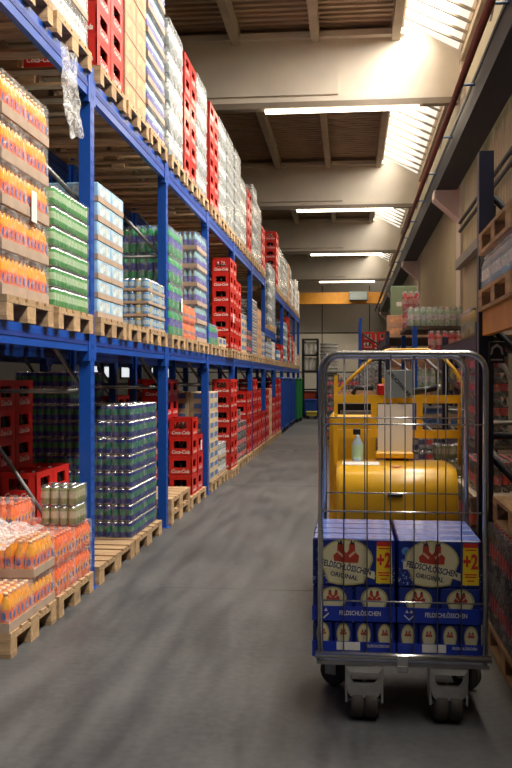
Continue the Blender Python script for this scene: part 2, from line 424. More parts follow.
def STRUT(d):
    k=('s',d)
    if k not in _sd: _sd[k] = MB().bar((-.09,0,0),(-d+.09,0,0),.024,brace_m)
    return _sd[k]
def DIAG(d, h):
    k=('d',d,h)
    if k not in _sd: _sd[k] = MB().bar((-.09,.0,.03),(-d+.09,.0,h),.024,brace_m)
    return _sd[k]
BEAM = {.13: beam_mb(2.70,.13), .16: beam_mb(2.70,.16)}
make_rack(-1.95, -3.05, 0, 12, 'long blue steel pallet rack lining the aisle, full of drinks pallets', l2_skip=(7,))
make_rack(-3.25, -4.3, 1, 6, 'second blue pallet rack standing back to back behind the aisle rack')

# ==================================================================  PALLETS
def pallet_parts():
    deckb = MB(); xs = (0,.8)
    for k,(y0,wd) in enumerate(((-.4,.145),(-.215,.1),(-.0725,.145),(.115,.1),(.255,.145))):
        deckb.box(-1.2, 0, y0, y0+wd, .122, .144, wood)
    for x0 in (-1.2,-.6725,-.145): deckb.box(x0, x0+.145, -.4, .4, .1, .122, wood)
    block = MB().bbox(-.0725,.0725,-.05,.05,.022,.1,wood,.004)
    block2 = MB().bbox(-.0725,.0725,-.0725,.0725,.022,.1,wood,.004)
    run = MB().box(-1.2,0,-.05,.05,0,.022,wood)
    run2 = MB().box(-1.2,0,-.0725,.0725,0,.022,wood)
    return deckb, block, block2, run, run2
PD, PBk, PB2, PR, PR2 = pallet_parts()
_one = MB().merge(PD)
for y in (-.35,0,.35):
    _one.merge(PR if y else PR2, (0,y,0))
    for x in (-.0725,-.6,-1.1275): _one.merge(PBk if y else PB2, (x,y,0))
PONE = _one
PGROUP = {}
def pallet(x, y, z, label, group, near=True, rz=0):
    """x: front edge, y: middle of its side along the aisle"""
    if near:
        p = empty('wooden_pallet', (x,y,z), rz)
        obj('deck', PD, p)
        for yy in (-.35,0,.35):
            obj('base_board', PR if yy else PR2, p, (0,yy,0))
            for xx in (-.0725,-.6,-1.1275): obj('block', PBk if yy else PB2, p, (xx,yy,0))
    else:
        p = obj('wooden_pallet', PONE, None, (x,y,z)); p.rotation_euler = (0,0,rz)
    return tag(p, label, 'pallet', group)

# ==================================================================  GOODS
# every kind: (size along aisle w, depth d, height h, parts) where parts = [(name, MB, loc, [(sub, MB, loc)])]; origin at the front edge, middle, bottom
def col(name, rgb, rough=.3, **k): return P(name, rgb, rough, **k)
C_or = col('orange_drink', (.95,.30,.01), .2, coat=.5); C_or2 = col('orange_drink_yellow', (.95,.40,.012), .2, coat=.5)
C_orl = col('orange_label', (.90,.16,.02), .35); C_cap_o = col('cap_pale_orange', (.95,.62,.35), .4); C_logo = col('logo_blue', (.03,.06,.35), .4)
C_gr = col('green_bottle', (.01,.32,.10), .15, coat=.5); C_lab_g = col('label_blue_violet', (.05,.05,.35), .3); C_cap_b = col('cap_blue', (.08,.2,.6), .4); C_cap_w = col('cap_white', (.8,.82,.85), .4)
C_bl = col('blue_bottle', (.03,.20,.45), .15, coat=.5); C_tq = col('teal_label', (.03,.35,.30), .3)
C_wt = col('clear_bottle', (.28,.33,.34), .12, coat=.5); C_wl = col('pale_label', (.75,.74,.72), .35); C_dk = col('dark_label', (.05,.05,.06), .35)
C_cang = col('can_green', (.10,.42,.12), .28, metal=.3); C_canl = col('can_pale_green', (.50,.72,.45), .3, metal=.2); C_lid = col('can_lid', (.6,.6,.6), .25, metal=.9)
C_canb = col('can_blue', (.10,.32,.72), .28, metal=.3); C_cany = col('can_yellow', (.72,.60,.25), .3, metal=.2); C_canpb = col('can_pale_blue', (.45,.62,.78), .3, metal=.2)
C_sp1 = col('can_deep_blue', (.015,.03,.26), .28, metal=.3); C_sp2 = col('can_sea_green', (.02,.20,.13), .28, metal=.3)
C_bg1 = col('can_olive', (.28,.29,.12), .3, metal=.2); C_bg2 = col('can_beige', (.55,.50,.34), .3, metal=.2)
C_rd = col('red_drink', (.55,.02,.015), .2, coat=.5); C_must = col('mustard_drink', (.40,.28,.04), .25); C_blk = col('black_can', (.02,.02,.03), .3)
C_rb1 = col('can_navy', (.02,.03,.22), .3, metal=.4); C_rb2 = col('can_silver', (.62,.63,.70), .25, metal=.5); C_rbr = col('can_red_mark', (.6,.03,.04), .35)
C_beerb = col('beer_blue', (.008,.025,.22), .3); C_beerb2 = col('tray_blue', (.012,.04,.42), .4)
C_sealb = col('paper_pale_blue', (.36,.58,.80), .5, var=.25, scale=11)

def bottle05(liq, lab, logo=None, cap=C_cap_o, liq2=None, hs=1.0):
    b = MB(); r = .031
    b.lathe(0,0,0,[(r*.8,0,liq),(r,.012,liq),(r,.055,lab),(r,.125,liq2 or liq),(r,.15,liq2 or liq),(r*.55,.19,liq2 or liq),(.011,.205,liq),(.011,.212,liq)],10)
    if logo:
        for a0 in (0, -PI/2, PI*.5):
            vs=[]; 
            for i,a in enumerate((-.42,-.14,.14,.42)):
                hh = .012 if abs(a)>.3 else .024
                for s in (-1,1): vs.append(((r+.0008)*math.cos(a0+a),(r+.0008)*math.sin(a0+a),.09+s*hh))
            b.add(vs,[(0,2,3,1),(2,4,5,3),(4,6,7,5)],logo)
    c = MB().lathe(0,0,.205,[(.014,0,cap),(.014,.016,cap)],8)
    if hs != 1: b.xform(Matrix.Diagonal((1,1,hs,1))); c.xform(Matrix.Diagonal((1,1,hs,1)))
    return b, c
def bottle15(liq, lab, cap):
    b = MB(); r = .043
    b.lathe(0,0,0,[(r*.8,0,liq),(r,.015,liq),(r,.10,lab),(r,.185,liq),(r,.21,liq),(r*.75,.245,liq),(.014,.275,liq),(.014,.283,liq)],12)
    c = MB().lathe(0,0,.275,[(.017,0,cap),(.017,.02,cap)],8)
    return b, c
def canm(c1, c2, h=.115, r=.0325):
    return MB().lathe(0,0,0,[(r*.8,0,C_lid),(r,.01,c1),(r,h*.38,c2),(r,h*.74,c1),(r,h-.012,C_lid),(r*.82,h,C_lid)],10)
def traymb(w, d, h, m=card):
    t = MB(); th=.004
    t.box(-d,0,-w/2,w/2,0,th,m); t.box(-th,0,-w/2,w/2,0,h,m); t.box(-d,-d+th,-w/2,w/2,0,h,m)
    t.box(-d,0,-w/2,-w/2+th,0,h,m); t.box(-d,0,w/2-th,w/2,0,h,m); return t
def filmmb(w, d, z0, z1, m=FILM, n=5, seed=0, amp=.004):
    """a slightly rumpled shrink sleeve"""
    b = MB(); 
    def P3(x,y,z):
        v = noise.noise_vector(Vector((x*9+seed,y*9,z*9)))*amp
        return (min(x+v.x*.6, 0.0),max(min(y+v.y*.6,w/2),-w/2),max(z+min(v.z,0)*.8, z0+.001))
    nx, ny, nz = max(2,int(d/.06)), max(2,int(w/.06)), max(2,int((z1-z0)/.06))
    def grid(f, a, c):
        vs = [P3(*f(i/a, j/c)) for i in range(a+1) for j in range(c+1)]
        b.add(vs, [(i*(c+1)+j,(i+1)*(c+1)+j,(i+1)*(c+1)+j+1,i*(c+1)+j+1) for i in range(a) for j in range(c)], m, True)
    e = .002
    grid(lambda u,v:(-e, -w/2+e+u*(w-2*e), z0+v*(z1-z0-.004)), ny, nz)
    grid(lambda u,v:(-d+e, w/2-e-u*(w-2*e), z0+v*(z1-z0-.004)), ny, nz)
    grid(lambda u,v:(-e-v*(d-2*e), -w/2+e+u*(w-2*e), z1-.003), ny, nx)
    grid(lambda u,v:(-d+e+u*(d-2*e), -w/2+e, z0+v*(z1-z0-.004)), nx, nz)
    grid(lambda u,v:(-e-u*(d-2*e), w/2-e, z0+v*(z1-z0-.004)), nx, nz)
    return b
def pack_of(nm, mbs, nx, ny, pitch, zoff, allin, sub=None):
    """grid of bottles or cans; allin False: only the outer ring. mbs: list of meshes used in turn"""
    parts = []
    for i in range(nx):
        for j in range(ny):
            if not allin and 0 < i and 0 < j < ny-1: continue
            k = (i*3+j) % len(mbs)
            parts.append((nm, mbs[k], (-pitch*(i+.5)-.004, (j-(ny-1)/2)*pitch, zoff), [(sub[0], sub[1], (0,0,0))] if sub else []))
    return parts
KINDS = {}
def kind(name, w, d, h, parts, noun, cat, desc): KINDS[name] = dict(w=w,d=d,h=h,parts=parts,noun=noun,cat=cat,desc=desc,one=None)

def tray_kind(name, b, c, tray_h, h, noun, desc, allin=False, nx=4, ny=6, pitch=.0645, film=FILM, zb=.004):
    w, d = ny*pitch+.01, nx*pitch+.01
    parts = []
    if tray_h: parts.append(('tray', traymb(w,d,tray_h), (0,0,0), []))
    parts += pack_of('bottle', [b] if not isinstance(b,list) else b, nx, ny, pitch, zb, allin, ('cap', c) if c else None)
    parts.append(('shrink_wrap', filmmb(w,d,tray_h*.6,h,film), (0,0,0), []))
    kind(name, w, d, h, parts, noun, 'drinks pack', desc)
ob, oc = bottle05(C_or, C_orl, C_logo, liq2=C_or2)
ot_, otc_ = bottle05(C_or, C_orl, C_logo, liq2=C_or2, hs=1.09)
tray_kind('orange_tray', ot_, otc_, .065, .255, 'bottle_tray', 'orange soda bottle tray')
tray_kind('orange_open', ob, oc, .055, .226, 'bottle_tray', 'orange soda bottle tray', allin=True, film=FILM)
ob2, oc2 = bottle05(C_orl, C_or, C_logo, cap=col('cap_orange',(.9,.2,.03),.4), hs=.9)
tray_kind('orange_pack', ob2, oc2, 0, .202, 'bottle_pack', 'shrink-wrapped orange soda pack', nx=4, ny=6, zb=0)
bb, bc = bottle05(col('pale_blue_bottle',(.12,.30,.52),.15,coat=.5), col('label_violet',(.08,.07,.40),.3), cap=C_cap_b, liq2=col('pale_teal_bottle',(.25,.45,.50),.15,coat=.5))
tray_kind('blue_tray', bb, bc, .055, .235, 'bottle_tray', 'pale blue bottle tray')
rb_, rc_ = bottle05(C_wt, C_wl, cap=C_cap_w)
tray_kind('clear_tray', rb_, rc_, .05, .235, 'bottle_tray', 'pale water bottle tray', film=FILM2)
kb_, kc_ = bottle05(colaglass, C_rbr, cap=C_rbr)
tray_kind('cola_tray', kb_, kc_, 0, .225, 'bottle_pack', 'shrink-wrapped dark cola bottle pack', zb=0)
eb, ec = bottle15(C_gr, C_lab_g, C_cap_b)
def big_kind(name, b, c, desc, film=FILM, nx=2, ny=3):
    w, d = ny*.088+.002, nx*.088+.002
    kind(name, w, d, .298, pack_of('bottle',[b],nx,ny,.088,0,True,('cap',c))+[('shrink_wrap',filmmb(w,d,.0,.298,film),(0,0,0),[])], {'sprite_big':'lemonade_pack','cola_big':'cola_pack'}.get(name,'water_pack' if 'water' in name or 'striped' in name else 'soft_drink_pack'),'drinks pack',desc)
big_kind('sprite_big', eb, ec, 'green lemonade bottle six-pack')
wb, wc = bottle15(C_wt, C_wl, C_cap_w)
big_kind('water_big', wb, wc, 'pale water six-pack', FILM2)
wb2, wc2 = bottle15(C_wt, C_dk, col('cap_dark',(.04,.04,.05),.4))
big_kind('striped_big', wb2, wc2, 'dark-labelled water six-pack', FILM2)
wb3, wc3 = bottle15(C_bl, C_wl, C_cap_b)
big_kind('bluewater_big', wb3, wc3, 'blue-white water bottle six-pack', FILM)
cb3, cc3 = bottle15(colaglass, C_rbr, C_rbr)
big_kind('cola_big', cb3, cc3, 'dark cola bottle six-pack', FILM)
rb3, rc3 = bottle15(C_rd, col('label_pink',(.7,.25,.2),.4), C_cap_w)
big_kind('red_big', rb3, rc3, 'red drink bottle six-pack', FILM)
mb3, mc3 = bottle15(C_must, col('label_olive',(.25,.25,.08),.4), C_dk)
big_kind('mustard_big', mb3, mc3, 'mustard yellow bottle six-pack', FILM)
gb3, gc3 = bottle15(col('pale_green_drink',(.45,.60,.42),.3), C_wl, C_cap_w)
big_kind('palegreen_big', gb3, gc3, 'pale green bottle six-pack', FILM)
FILMC = film_mat('thin_shrink_film', .03, .22)
def can_kind(name, cans, desc, tray_h=0, h=.12, film=FILMC, noun='can_pack', nx=4, ny=6, r=.0325, allin=False, cat='drinks pack'):
    p = 2*r+.0005; w, d = ny*p+.008, nx*p+.008; parts=[]
    if tray_h: parts.append(('tray', traymb(w,d,tray_h), (0,0,0), []))
    parts += pack_of('can', cans, nx, ny, p, .004 if tray_h else 0, allin)
    parts.append(('shrink_wrap', filmmb(w,d,tray_h*.6,h,film),(0,0,0),[]))
    kind(name, w, d, h, parts, noun, cat, desc)
can_kind('green_cans', [canm(C_cang,C_canl,.13)], 'green beer can pack', 0, .135)
can_kind('mixed_cans', [canm(C_canb,C_canpb,.118),canm(C_canb,C_canpb,.118),canm(C_canpb,C_cany,.118),canm(C_cany,C_canpb,.118),canm(C_canb,C_canpb,.118)], 'blue-yellow can tray', .028, .125, noun='can_tray')
can_kind('lemon_cans', [canm(C_sp1,C_sp2,.148)], 'blue-green lemonade can pack', 0, .152, ny=8)
can_kind('beige_cans', [canm(C_bg1,C_bg2,.138)], 'olive and beige can pack', 0, .142, nx=4, ny=4)
can_kind('white_cans', [canm(C_wl,C_dk,.118)], 'white and grey can tray', .03, .125, film=FILM2, noun='can_tray')
can_kind('energy_cans', [canm(C_rb1,C_rb2,.128),canm(C_rb2,C_rb1,.128),canm(C_rb2,C_rbr,.128)], 'blue-silver energy drink can pack', 0, .133)
# cartons
def carton_kind(name, w, d, h, m, m2, desc, strip=None):
    b = MB().bbox(-d,0,-w/2,w/2,0,h-.001,m,.006)
    fl_ = MB()
    fl_.box(-.0015,.0012,-w*.38,w*.38,h*.35,h*.85,m2); fl_.box(-d*.8,-d*.2,-w/2-.0012,-w/2+.001,h*.35,h*.85,m2)
    parts = [('carton_body', b, (0,0,0), []), ('printed_panel', fl_, (0,0,0), [])]
    if strip: parts.append(('tray', traymb(w+.004,d+.004,strip), (.002,0,0), []))
    kind(name, w+.006, d+.006, h, parts, {'blue':'lemonade_carton','white':'white_carton'}.get(name.split('_')[0],'drinks_carton'), 'carton', desc)
carton_kind('blue_carton', .385, .255, .15, C_sealb, P('print_white_yellow',(.62,.72,.76),.5,var=.35,scale=22), 'pale blue lemonade carton', .045)
carton_kind('brown_carton', .385, .28, .2, P('carton_brown',(.50,.30,.19),.7,var=.2,scale=6,objvar=.1), P('print_orange',(.72,.38,.2),.6,var=.3,scale=15), 'brown cardboard carton')
carton_kind('white_carton', .385, .28, .22, P('carton_white',(.74,.69,.64),.6,var=.1,scale=6,objvar=.06), P('print_grey',(.55,.50,.45),.6,var=.4,scale=15), 'white film-covered carton')
carton_kind('cream_carton', .385, .28, .14, P('carton_cream',(.58,.45,.28),.7,var=.2,scale=6,objvar=.1), P('print_blue',(.10,.18,.40),.6,var=.4,scale=15), 'cream and blue carton')
# red bottle crate
def crate_parts():
    w, d, h, t = .396, .296, .24, .012
    body = MB(); body.box(-d,0,-w/2,w/2,0,.012,red)
    def wall(u0,u1,f):       # f maps (u, thickness, z) box; opening in the upper half
        c = (u0+u1)/2; hw = (u1-u0)*.27
        for a,b_,z0,z1 in ((u0,u1,.0,.10),(u0,u1,.19,h-.002),(u0,c-hw,.10,.19),(c+hw,u1,.10,.19)): f(a,b_,z0,z1)
        f(u0,u1,h-.018,h-.002,.004); f(u0,u1,.0,.02,.003)
    def fx(x, s): 
        return lambda a,b_,z0,z1,e=0: body.box(min(x,x-s*t)-(0 if s>0 else e*0), max(x,x-s*t), a, b_, z0, z1, red)
    def fy(y, s):
        return lambda a,b_,z0,z1,e=0: body.box(a, b_, min(y,y-s*t), max(y,y-s*t), z0, z1, red)
    wall(-w/2,w/2,fx(0,1)); wall(-w/2,w/2,fx(-d,-1)); wall(-d,0,fy(w/2,1)); wall(-d,0,fy(-w/2,-1))
    # rim and corner ribs standing slightly proud
    for z0,z1 in ((h-.02,h-.001),(0,.014)):
        body.box(0,.002,-w/2,w/2,z0,z1,red); body.box(-d,0,-w/2-.002,-w/2,z0,z1,red); body.box(-d,0,w/2,w/2+.002,z0,z1,red)
    for yy in (-w/2,w/2-.012): body.box(0,.002,yy,yy+.012,0,h-.001,red)
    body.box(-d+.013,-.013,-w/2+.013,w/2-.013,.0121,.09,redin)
    bo = MB().lathe(0,0,0,[(.029,0,brownglass),(.029,.11,brownglass),(.013,.155,brownglass),(.012,.195,brownglass)],8)
    cp = MB().lathe(0,0,0,[(.0145,.192,C_cap_w),(.013,.203,C_cap_w)],8)
    parts = [('crate_body', body, (0,0,0), [])]
    for i in range(3):
        for j in range(4): 
            if i==0 or j==0 or j==3: parts.append(('bottle', bo, (-.052-.096*i, (j-1.5)*.092, .014), [('cap', cp, (0,0,0))]))
    tx = text_mb('Coca-Cola', .062, white, shear=.35, bold=.0012, xs=.85)
    f1 = MB().merge(tx).xform(T(.0025,0,.055) @ FRONT)
    n1 = MB().merge(tx).xform(T(-d/2,-w/2-.0026,.055) @ NEAR)
    parts.append(('printed_logo', f1, (0,0,0), [])); parts.append(('printed_logo', n1, (0,0,0), []))
    return w+.006, d+.006, h, parts
cw, cd_, chh, cparts = crate_parts()
kind('red_crate', cw, cd_, chh, cparts, 'bottle_crate', 'bottle crate', 'red cola bottle crate')

LODS = {}
def unit(kname, loc, rz=0, near=False, label='', group='', cat=None):
    K = KINDS[kname]
    if near:
        o = empty(K['noun'], loc, rz)
        for nm, m, lc, subs in K['parts']:
            c = obj(nm, m, o, lc)
            for sn, sm, sl in subs: obj(sn, sm, c, sl)
    else:
        if K['one'] is None:
            b = MB()
            for nm, m, lc, subs in K['parts']:
                b.merge(m, lc)
                for sn, sm, sl in subs: b.merge(sm, lc)
            K['one'] = b
        o = obj(K['noun'], K['one'], None, loc); o.rotation_euler = (0,0,rz)
    tag(o, label, cat or K['cat'], group)
    return o
def stack(kname, xf, yc, z0, layers, where, near=False, ny=2, nx=1, gap=.002, short=None, partial=None):
    """layers of goods; xf: front plane, yc: middle along the aisle. where: short phrase naming the pallet"""
    K = KINDS[kname]; n = 0
    wtot = ny*K['w']
    for l in range(layers):
        jx = random.uniform(-.006,0)
        for i in range(nx):
            for j in range(ny):
                if partial and (i,j,l) in partial: continue
                x = xf - i*(K['d']+.004) + jx
                y = yc - wtot/2 + K['w']*(j+.5) + (j-(ny-1)/2)*gap
                jn = (['near side','far side'] if ny==2 else ['near side','middle','far side'] if ny==3 else ['outer side'] if ny==1 else ['near side','near middle','far middle','far side'])[j]
                if ny == 1: jn = ''
                rn = '' if nx==1 else (' front' if i==0 else ' back' if i==nx-1 else ' second row' if i==1 else ' third row')
                lab = '%s, %s layer%s%s, %s' % (K['desc'], 'bottom' if l==0 else 'top' if l==layers-1 and layers>1 else ORD[l+1], (', '+jn) if jn else '', rn, where)
                unit(kname, (x, y, z0+l*K['h']), 0, near, ' '.join(lab.split()), K['desc'].split(',')[0]+' stack, '+where)
                n += 1
    return n
LV = {0:'floor', 1:'middle level', 2:'top level'}
def slot(level, bay, k, kname, layers, near=None, nx=1, ny=None, dx=0, pal=True, dy=0, x0=None, zadd=0, only_pallet=False, zl=None):
    """bay: 1 = first bay that shows; k: 0..2 pallet place in the bay"""
    y0 = 3.87+2.8*(bay-1)+.13+.88*k; yc = y0+.4+dy
    z = {0:0, 1:Z1, 2:Z2}[level] if zl is None else zl
    if near is None: near = y0 < 11
    xf = (-1.92 if x0 is None else x0)+dx
    pn = ['near','middle','far'][k]
    where = '%s, bay %s, %s pallet' % (LV[level], NUM[bay], pn)
    pallet(xf, yc, z, 'wooden pallet on the %s of rack bay %s, %s position' % (LV[level], NUM[bay], pn), 'wooden pallets in the aisle rack', near=y0 < 14)
    if kname:
        K = KINDS[kname]
        n = ny or max(1, int(.82/(K['w']+.001)))
        stack(kname, xf-.025, yc, z+.144+zadd, layers, where, near=near, ny=n, nx=nx)
    return yc
NUM = ['zero','one','two','three','four','five','six','seven','eight','nine','ten','eleven','twelve']

# ---- middle level
slot(1,1,1,'orange_tray',5, nx=2, near=True)
slot(1,1,2,'green_cans',6, nx=2, near=True, dy=.03)
slot(1,2,0,'blue_carton',7, nx=2, near=True)
slot(1,2,1,None,0)
slot(1,2,2,'mixed_cans',4, nx=3, near=True)
slot(1,3,0,'sprite_big',4, nx=3, near=True)
slot(1,3,1,'orange_pack',2, nx=2, near=True)
slot(1,3,2,'blue_tray',6, nx=2, near=False)
slot(1,4,0,'sprite_big',1, nx=2); slot(1,4,1,'cream_carton',1,nx=1)
slot(1,4,2,'red_crate',6, near=True, dx=.05)
slot(1,5,0,'red_crate',5); slot(1,5,1,'cream_carton',5); slot(1,5,2,'cola_tray',2)
slot(1,6,0,'white_cans',9, nx=2); slot(1,6,1,'brown_carton',5); slot(1,6,2,'cream_carton',4)
slot(1,7,0,'mixed_cans',3, nx=1); slot(1,7,1,'mixed_cans',3, nx=1); slot(1,7,2,'white_carton',2)
slot(1,8,0,None,0); slot(1,8,1,'bluewater_big',1); slot(1,8,2,'red_crate',2)
slot(1,9,0,'bluewater_big',4, nx=2); slot(1,9,1,'water_big',4); slot(1,9,2,'red_crate',6)
slot(1,10,0,'water_big',3); slot(1,10,1,'red_crate',4); slot(1,10,2,'brown_carton',4)
slot(1,11,0,'white_carton',3); slot(1,11,1,'cream_carton',3); slot(1,11,2,'brown_carton',2)
# ---- top level
slot(2,1,0,'white_carton',3); slot(2,1,1,'white_carton',3, near=True, nx=2); slot(2,1,2,'clear_tray',4, near=False, nx=2)
slot(2,2,0,'red_crate',4, near=True, nx=2); slot(2,2,1,'brown_carton',7, nx=2); slot(2,2,2,'blue_tray',7, nx=2, near=False)
slot(2,3,0,'water_big',5, nx=2, near=False); slot(2,3,1,'red_crate',6, near=True, nx=2); slot(2,3,2,'water_big',5, nx=2)
slot(2,4,0,'red_crate',6); slot(2,4,1,'water_big',5, nx=1); slot(2,4,2,'striped_big',5)
slot(2,5,0,'striped_big',5); slot(2,5,1,'water_big',4); slot(2,5,2,'red_crate',5)
slot(2,6,0,'water_big',5); slot(2,6,1,'white_cans',10); slot(2,6,2,'red_crate',4)
slot(2,8,0,'red_crate',6); slot(2,8,1,'water_big',4); slot(2,8,2,'striped_big',4)
slot(2,9,0,'clear_tray',5); slot(2,9,1,'water_big',4); slot(2,9,2,'brown_carton',6)
slot(2,10,0,'water_big',4); slot(2,10,1,'white_carton',4); slot(2,10,2,'water_big',3)
slot(2,11,0,'white_carton',5); slot(2,11,1,'water_big',4); slot(2,11,2,'white_carton',4)
# bay seven has its upper beams lower down
y7 = 3.87+2.8*6+.13
for k in (1,2):
    pallet(-1.92, y7+.4+.88*k, 2.76, 'wooden pallet on the lowered beams of rack bay seven, %s position' % ['near','middle','far'][k], 'wooden pallets in the aisle rack', near=False)
    stack('striped_big' if k==2 else 'water_big', -1.94, y7+.4+.88*k, 2.904, 5, 'lowered beams, bay seven, %s pallet' % ['near','middle','far'][k], ny=3)

# ---- floor level, first bays measured one by one
pallet(-1.92, 5.33, 0, 'wooden pallet on the floor under the open orange soda trays', 'floor pallets', near=True)
W = 'front floor pallet'
for i in range(3):
    for j in range(2):
        lab = 'open tray of orange soda bottles, bottom layer, %s %s, front floor pallet' % (['near','far'][j], ['outer','inner','innermost'][i])
        unit('orange_open', (-1.93-i*.27, 5.13+j*.40, .144), 0, True, lab, 'orange trays on the front floor pallet')
for i in range(3):
    unit('orange_open', (-1.93-i*.27, 5.53, .37), 0, True, 'open tray of orange soda bottles, second layer, %s, front floor pallet' % ['outer','inner','innermost'][i], 'orange trays on the front floor pallet')
for j,i in ((0,1),(0,2)):
    unit('orange_open', (-1.93-i*.27, 5.13, .37), 0, True, 'open tray of orange soda bottles, second layer, near %s, front floor pallet' % ['outer','inner','innermost'][i], 'orange trays on the front floor pallet')
pallet(-1.92, 6.19, 0, 'wooden pallet on the floor under the wrapped orange packs and can packs', 'floor pallets', near=True)
stack('orange_pack', -1.93, 6.19, .144, 2, 'second floor pallet', near=True, ny=2, nx=4)
unit('beige_cans', (-1.93, 6.33, .549), 0, True, 'olive and beige can pack, lower of two on orange packs', 'olive and beige can packs')
unit('beige_cans', (-1.93, 6.33, .691), 0, True, 'olive and beige can pack, upper of two on orange packs', 'olive and beige can packs')
stack('orange_pack', -2.24, 6.03, .549, 1, 'behind the olive can packs', near=True, ny=1, nx=2)
# second bay: long pallets
PXY = (-1.92-.4)
def long_pallet(yc, z, label, near=True, xf=-1.92):
    p = pallet(xf, yc, z, label, 'floor pallets', near); p.scale = (1, 1.42, 1); return p
long_pallet(7.32, 0, 'mostly bare wooden pallet on the floor behind the first blue upright')
stack('red_crate', -2.42, 7.16, .144, 3, 'on the half-bare floor pallet', near=True, ny=2, nx=1)
stack('red_crate', -2.745, 7.16, .144, 6, 'tall stack behind shorter crates, floor', near=True, ny=2, nx=1)
long_pallet(8.50, 0, 'wooden pallet on the floor under the blue-green lemonade can packs')
stack('lemon_cans', -1.96, 8.50, .144, 8, 'floor, lemonade can block', near=True, ny=2, nx=2)
stack('lemon_cans', -2.52, 8.50, .144, 10, 'floor, taller block behind', near=False, ny=2, nx=2)
long_pallet(10.13, 0, 'empty wooden pallet on the floor, lower of two stacked')
long_pallet(10.13, .144, 'empty wooden pallet, upper of two stacked on the floor')
long_pallet(11.36, 0, 'wooden pallet on the floor under the short red crate stacks')
stack('red_crate', -1.95, 11.2, .144, 4, 'floor, bay three, near column', near=True, ny=1, nx=1)
stack('red_crate', -1.95, 11.62, .144, 3, 'floor, bay three, far column', near=True, ny=1, nx=1)
stack('red_crate', -2.28, 11.4, .144, 6, 'floor, bay three, behind', near=True, ny=2, nx=1)
slot(0,4,0,'cream_carton',9, nx=2, near=True); slot(0,4,1,'clear_tray',2); slot(0,4,2,'red_crate',6, dx=.06, near=True)
slot(0,5,0,'cola_tray',4, nx=2); slot(0,5,1,'cola_tray',3); slot(0,5,2,'red_crate',5)
slot(0,6,0,'red_crate',6); slot(0,6,1,'red_crate',5); slot(0,6,2,'red_crate',3)
slot(0,7,0,'red_crate',5); slot(0,7,1,'brown_carton',6); slot(0,7,2,'red_crate',4)
slot(0,8,0,'red_crate',5); slot(0,8,1,'red_crate',6)
# back rack loads glimpsed between the goods
for b in (1,2,3,4,5):
    for k in range(3):
        y = 3.87+2.8*(b-1)+.53+.88*k
        pallet(-3.22, y, Z2, 'wooden pallet on the top level of the rear rack, bay %s, %s position' % (NUM[b], ['near','middle','far'][k]), 'wooden pallets in the rear rack', near=False)
        pallet(-3.22, y, Z1, 'wooden pallet on the middle level of the rear rack, bay %s, %s position' % (NUM[b], ['near','middle','far'][k]), 'wooden pallets in the rear rack', near=False)
for b,k,kn,n in ((1,2,'brown_carton',4),(2,0,'red_crate',5),(2,1,'brown_carton',5),(3,0,'cream_carton',6),(3,1,'red_crate',5),(4,1,'brown_carton',5)):
    y = 3.87+2.8*(b-1)+.53+.88*k
    stack(kn, -3.26, y, Z1+.144, n, 'rear rack middle level, bay %s' % NUM[b], ny=2)
for b,k,kn,n in ((2,2,'red_crate',5),(3,0,'red_crate',6),(3,1,'cola_tray',5),(4,0,'red_crate',5),(4,2,'red_crate',6),(5,1,'red_crate',5)):
    y = 3.87+2.8*(b-1)+.53+.88*k
    pallet(-3.22, y, 0, 'wooden pallet on the floor of the rear rack, bay %s, %s position' % (NUM[b], ['near','middle','far'][k]), 'wooden pallets in the rear rack', near=False)
    stack(kn, -3.26, y, .144, n, 'rear rack floor, bay %s, %s' % (NUM[b], ['near','middle','far'][k]), ny=2)
# rear loads hanging and loose film, paper tags
def crumple(f, n, m, mat, amp=.03, fr=9, seed=0):
    b = MB(); vs=[]
    for i in range(n+1):
        for j in range(m+1):
            p = Vector(f(i/n, j/m)); v = noise.noise_vector(p*fr+Vector((seed,0,0)))*amp; vs.append(p+v)
    b.add(vs, [(i*(m+1)+j,(i+1)*(m+1)+j,(i+1)*(m+1)+j+1,i*(m+1)+j+1) for i in range(n) for j in range(m)], mat, True)
    return b
hf = crumple(lambda u,v:(-1.885+.02*math.sin(u*9), 5.72+.34*u+.10*v, 3.80-.46*v-.10*math.sin(u*3)*v), 16, 18, FILM3, .028, 11)
tag(obj('plastic_film', hf), 'loose clear plastic film hanging below the top beam beside the first upright', 'plastic film')
def heap(u, v):
    x = -1.97-.62*u; y = 4.96+.72*v
    h = .635 + (.30*math.exp(-((u-.75)**2)/.12-((v-.45)**2)/.2)) - (.0 if v>.0 else .02)
    return (x, y, h)
hp = crumple(heap, 26, 26, FILM3, .028, 14, 3)
tag(obj('plastic_film', hp), 'torn clear film heaped over the open orange soda trays', 'plastic film')
paper = P('paper_white', (.85,.83,.80), .7)
for (y, z, hh, ww, x, lb) in ((5.37,2.56,.19,.09,-1.938,'white paper strip on the orange soda trays, middle level'),
                          (10.25,2.36,.16,.09,-1.936,'white paper sheet on the green lemonade six-packs, middle level'),
                          (11.62,.66,.13,.09,-1.938,'white paper label on the short red crate stack on the floor'),
                          (14.4,2.5,.14,.12,-1.872,'white paper label on the red crates in bay four, middle level')):
    tag(obj('paper_label', MB().box(0,.002,-ww/2,ww/2,0,hh,paper), None, (x,y,z)), lb, 'label')
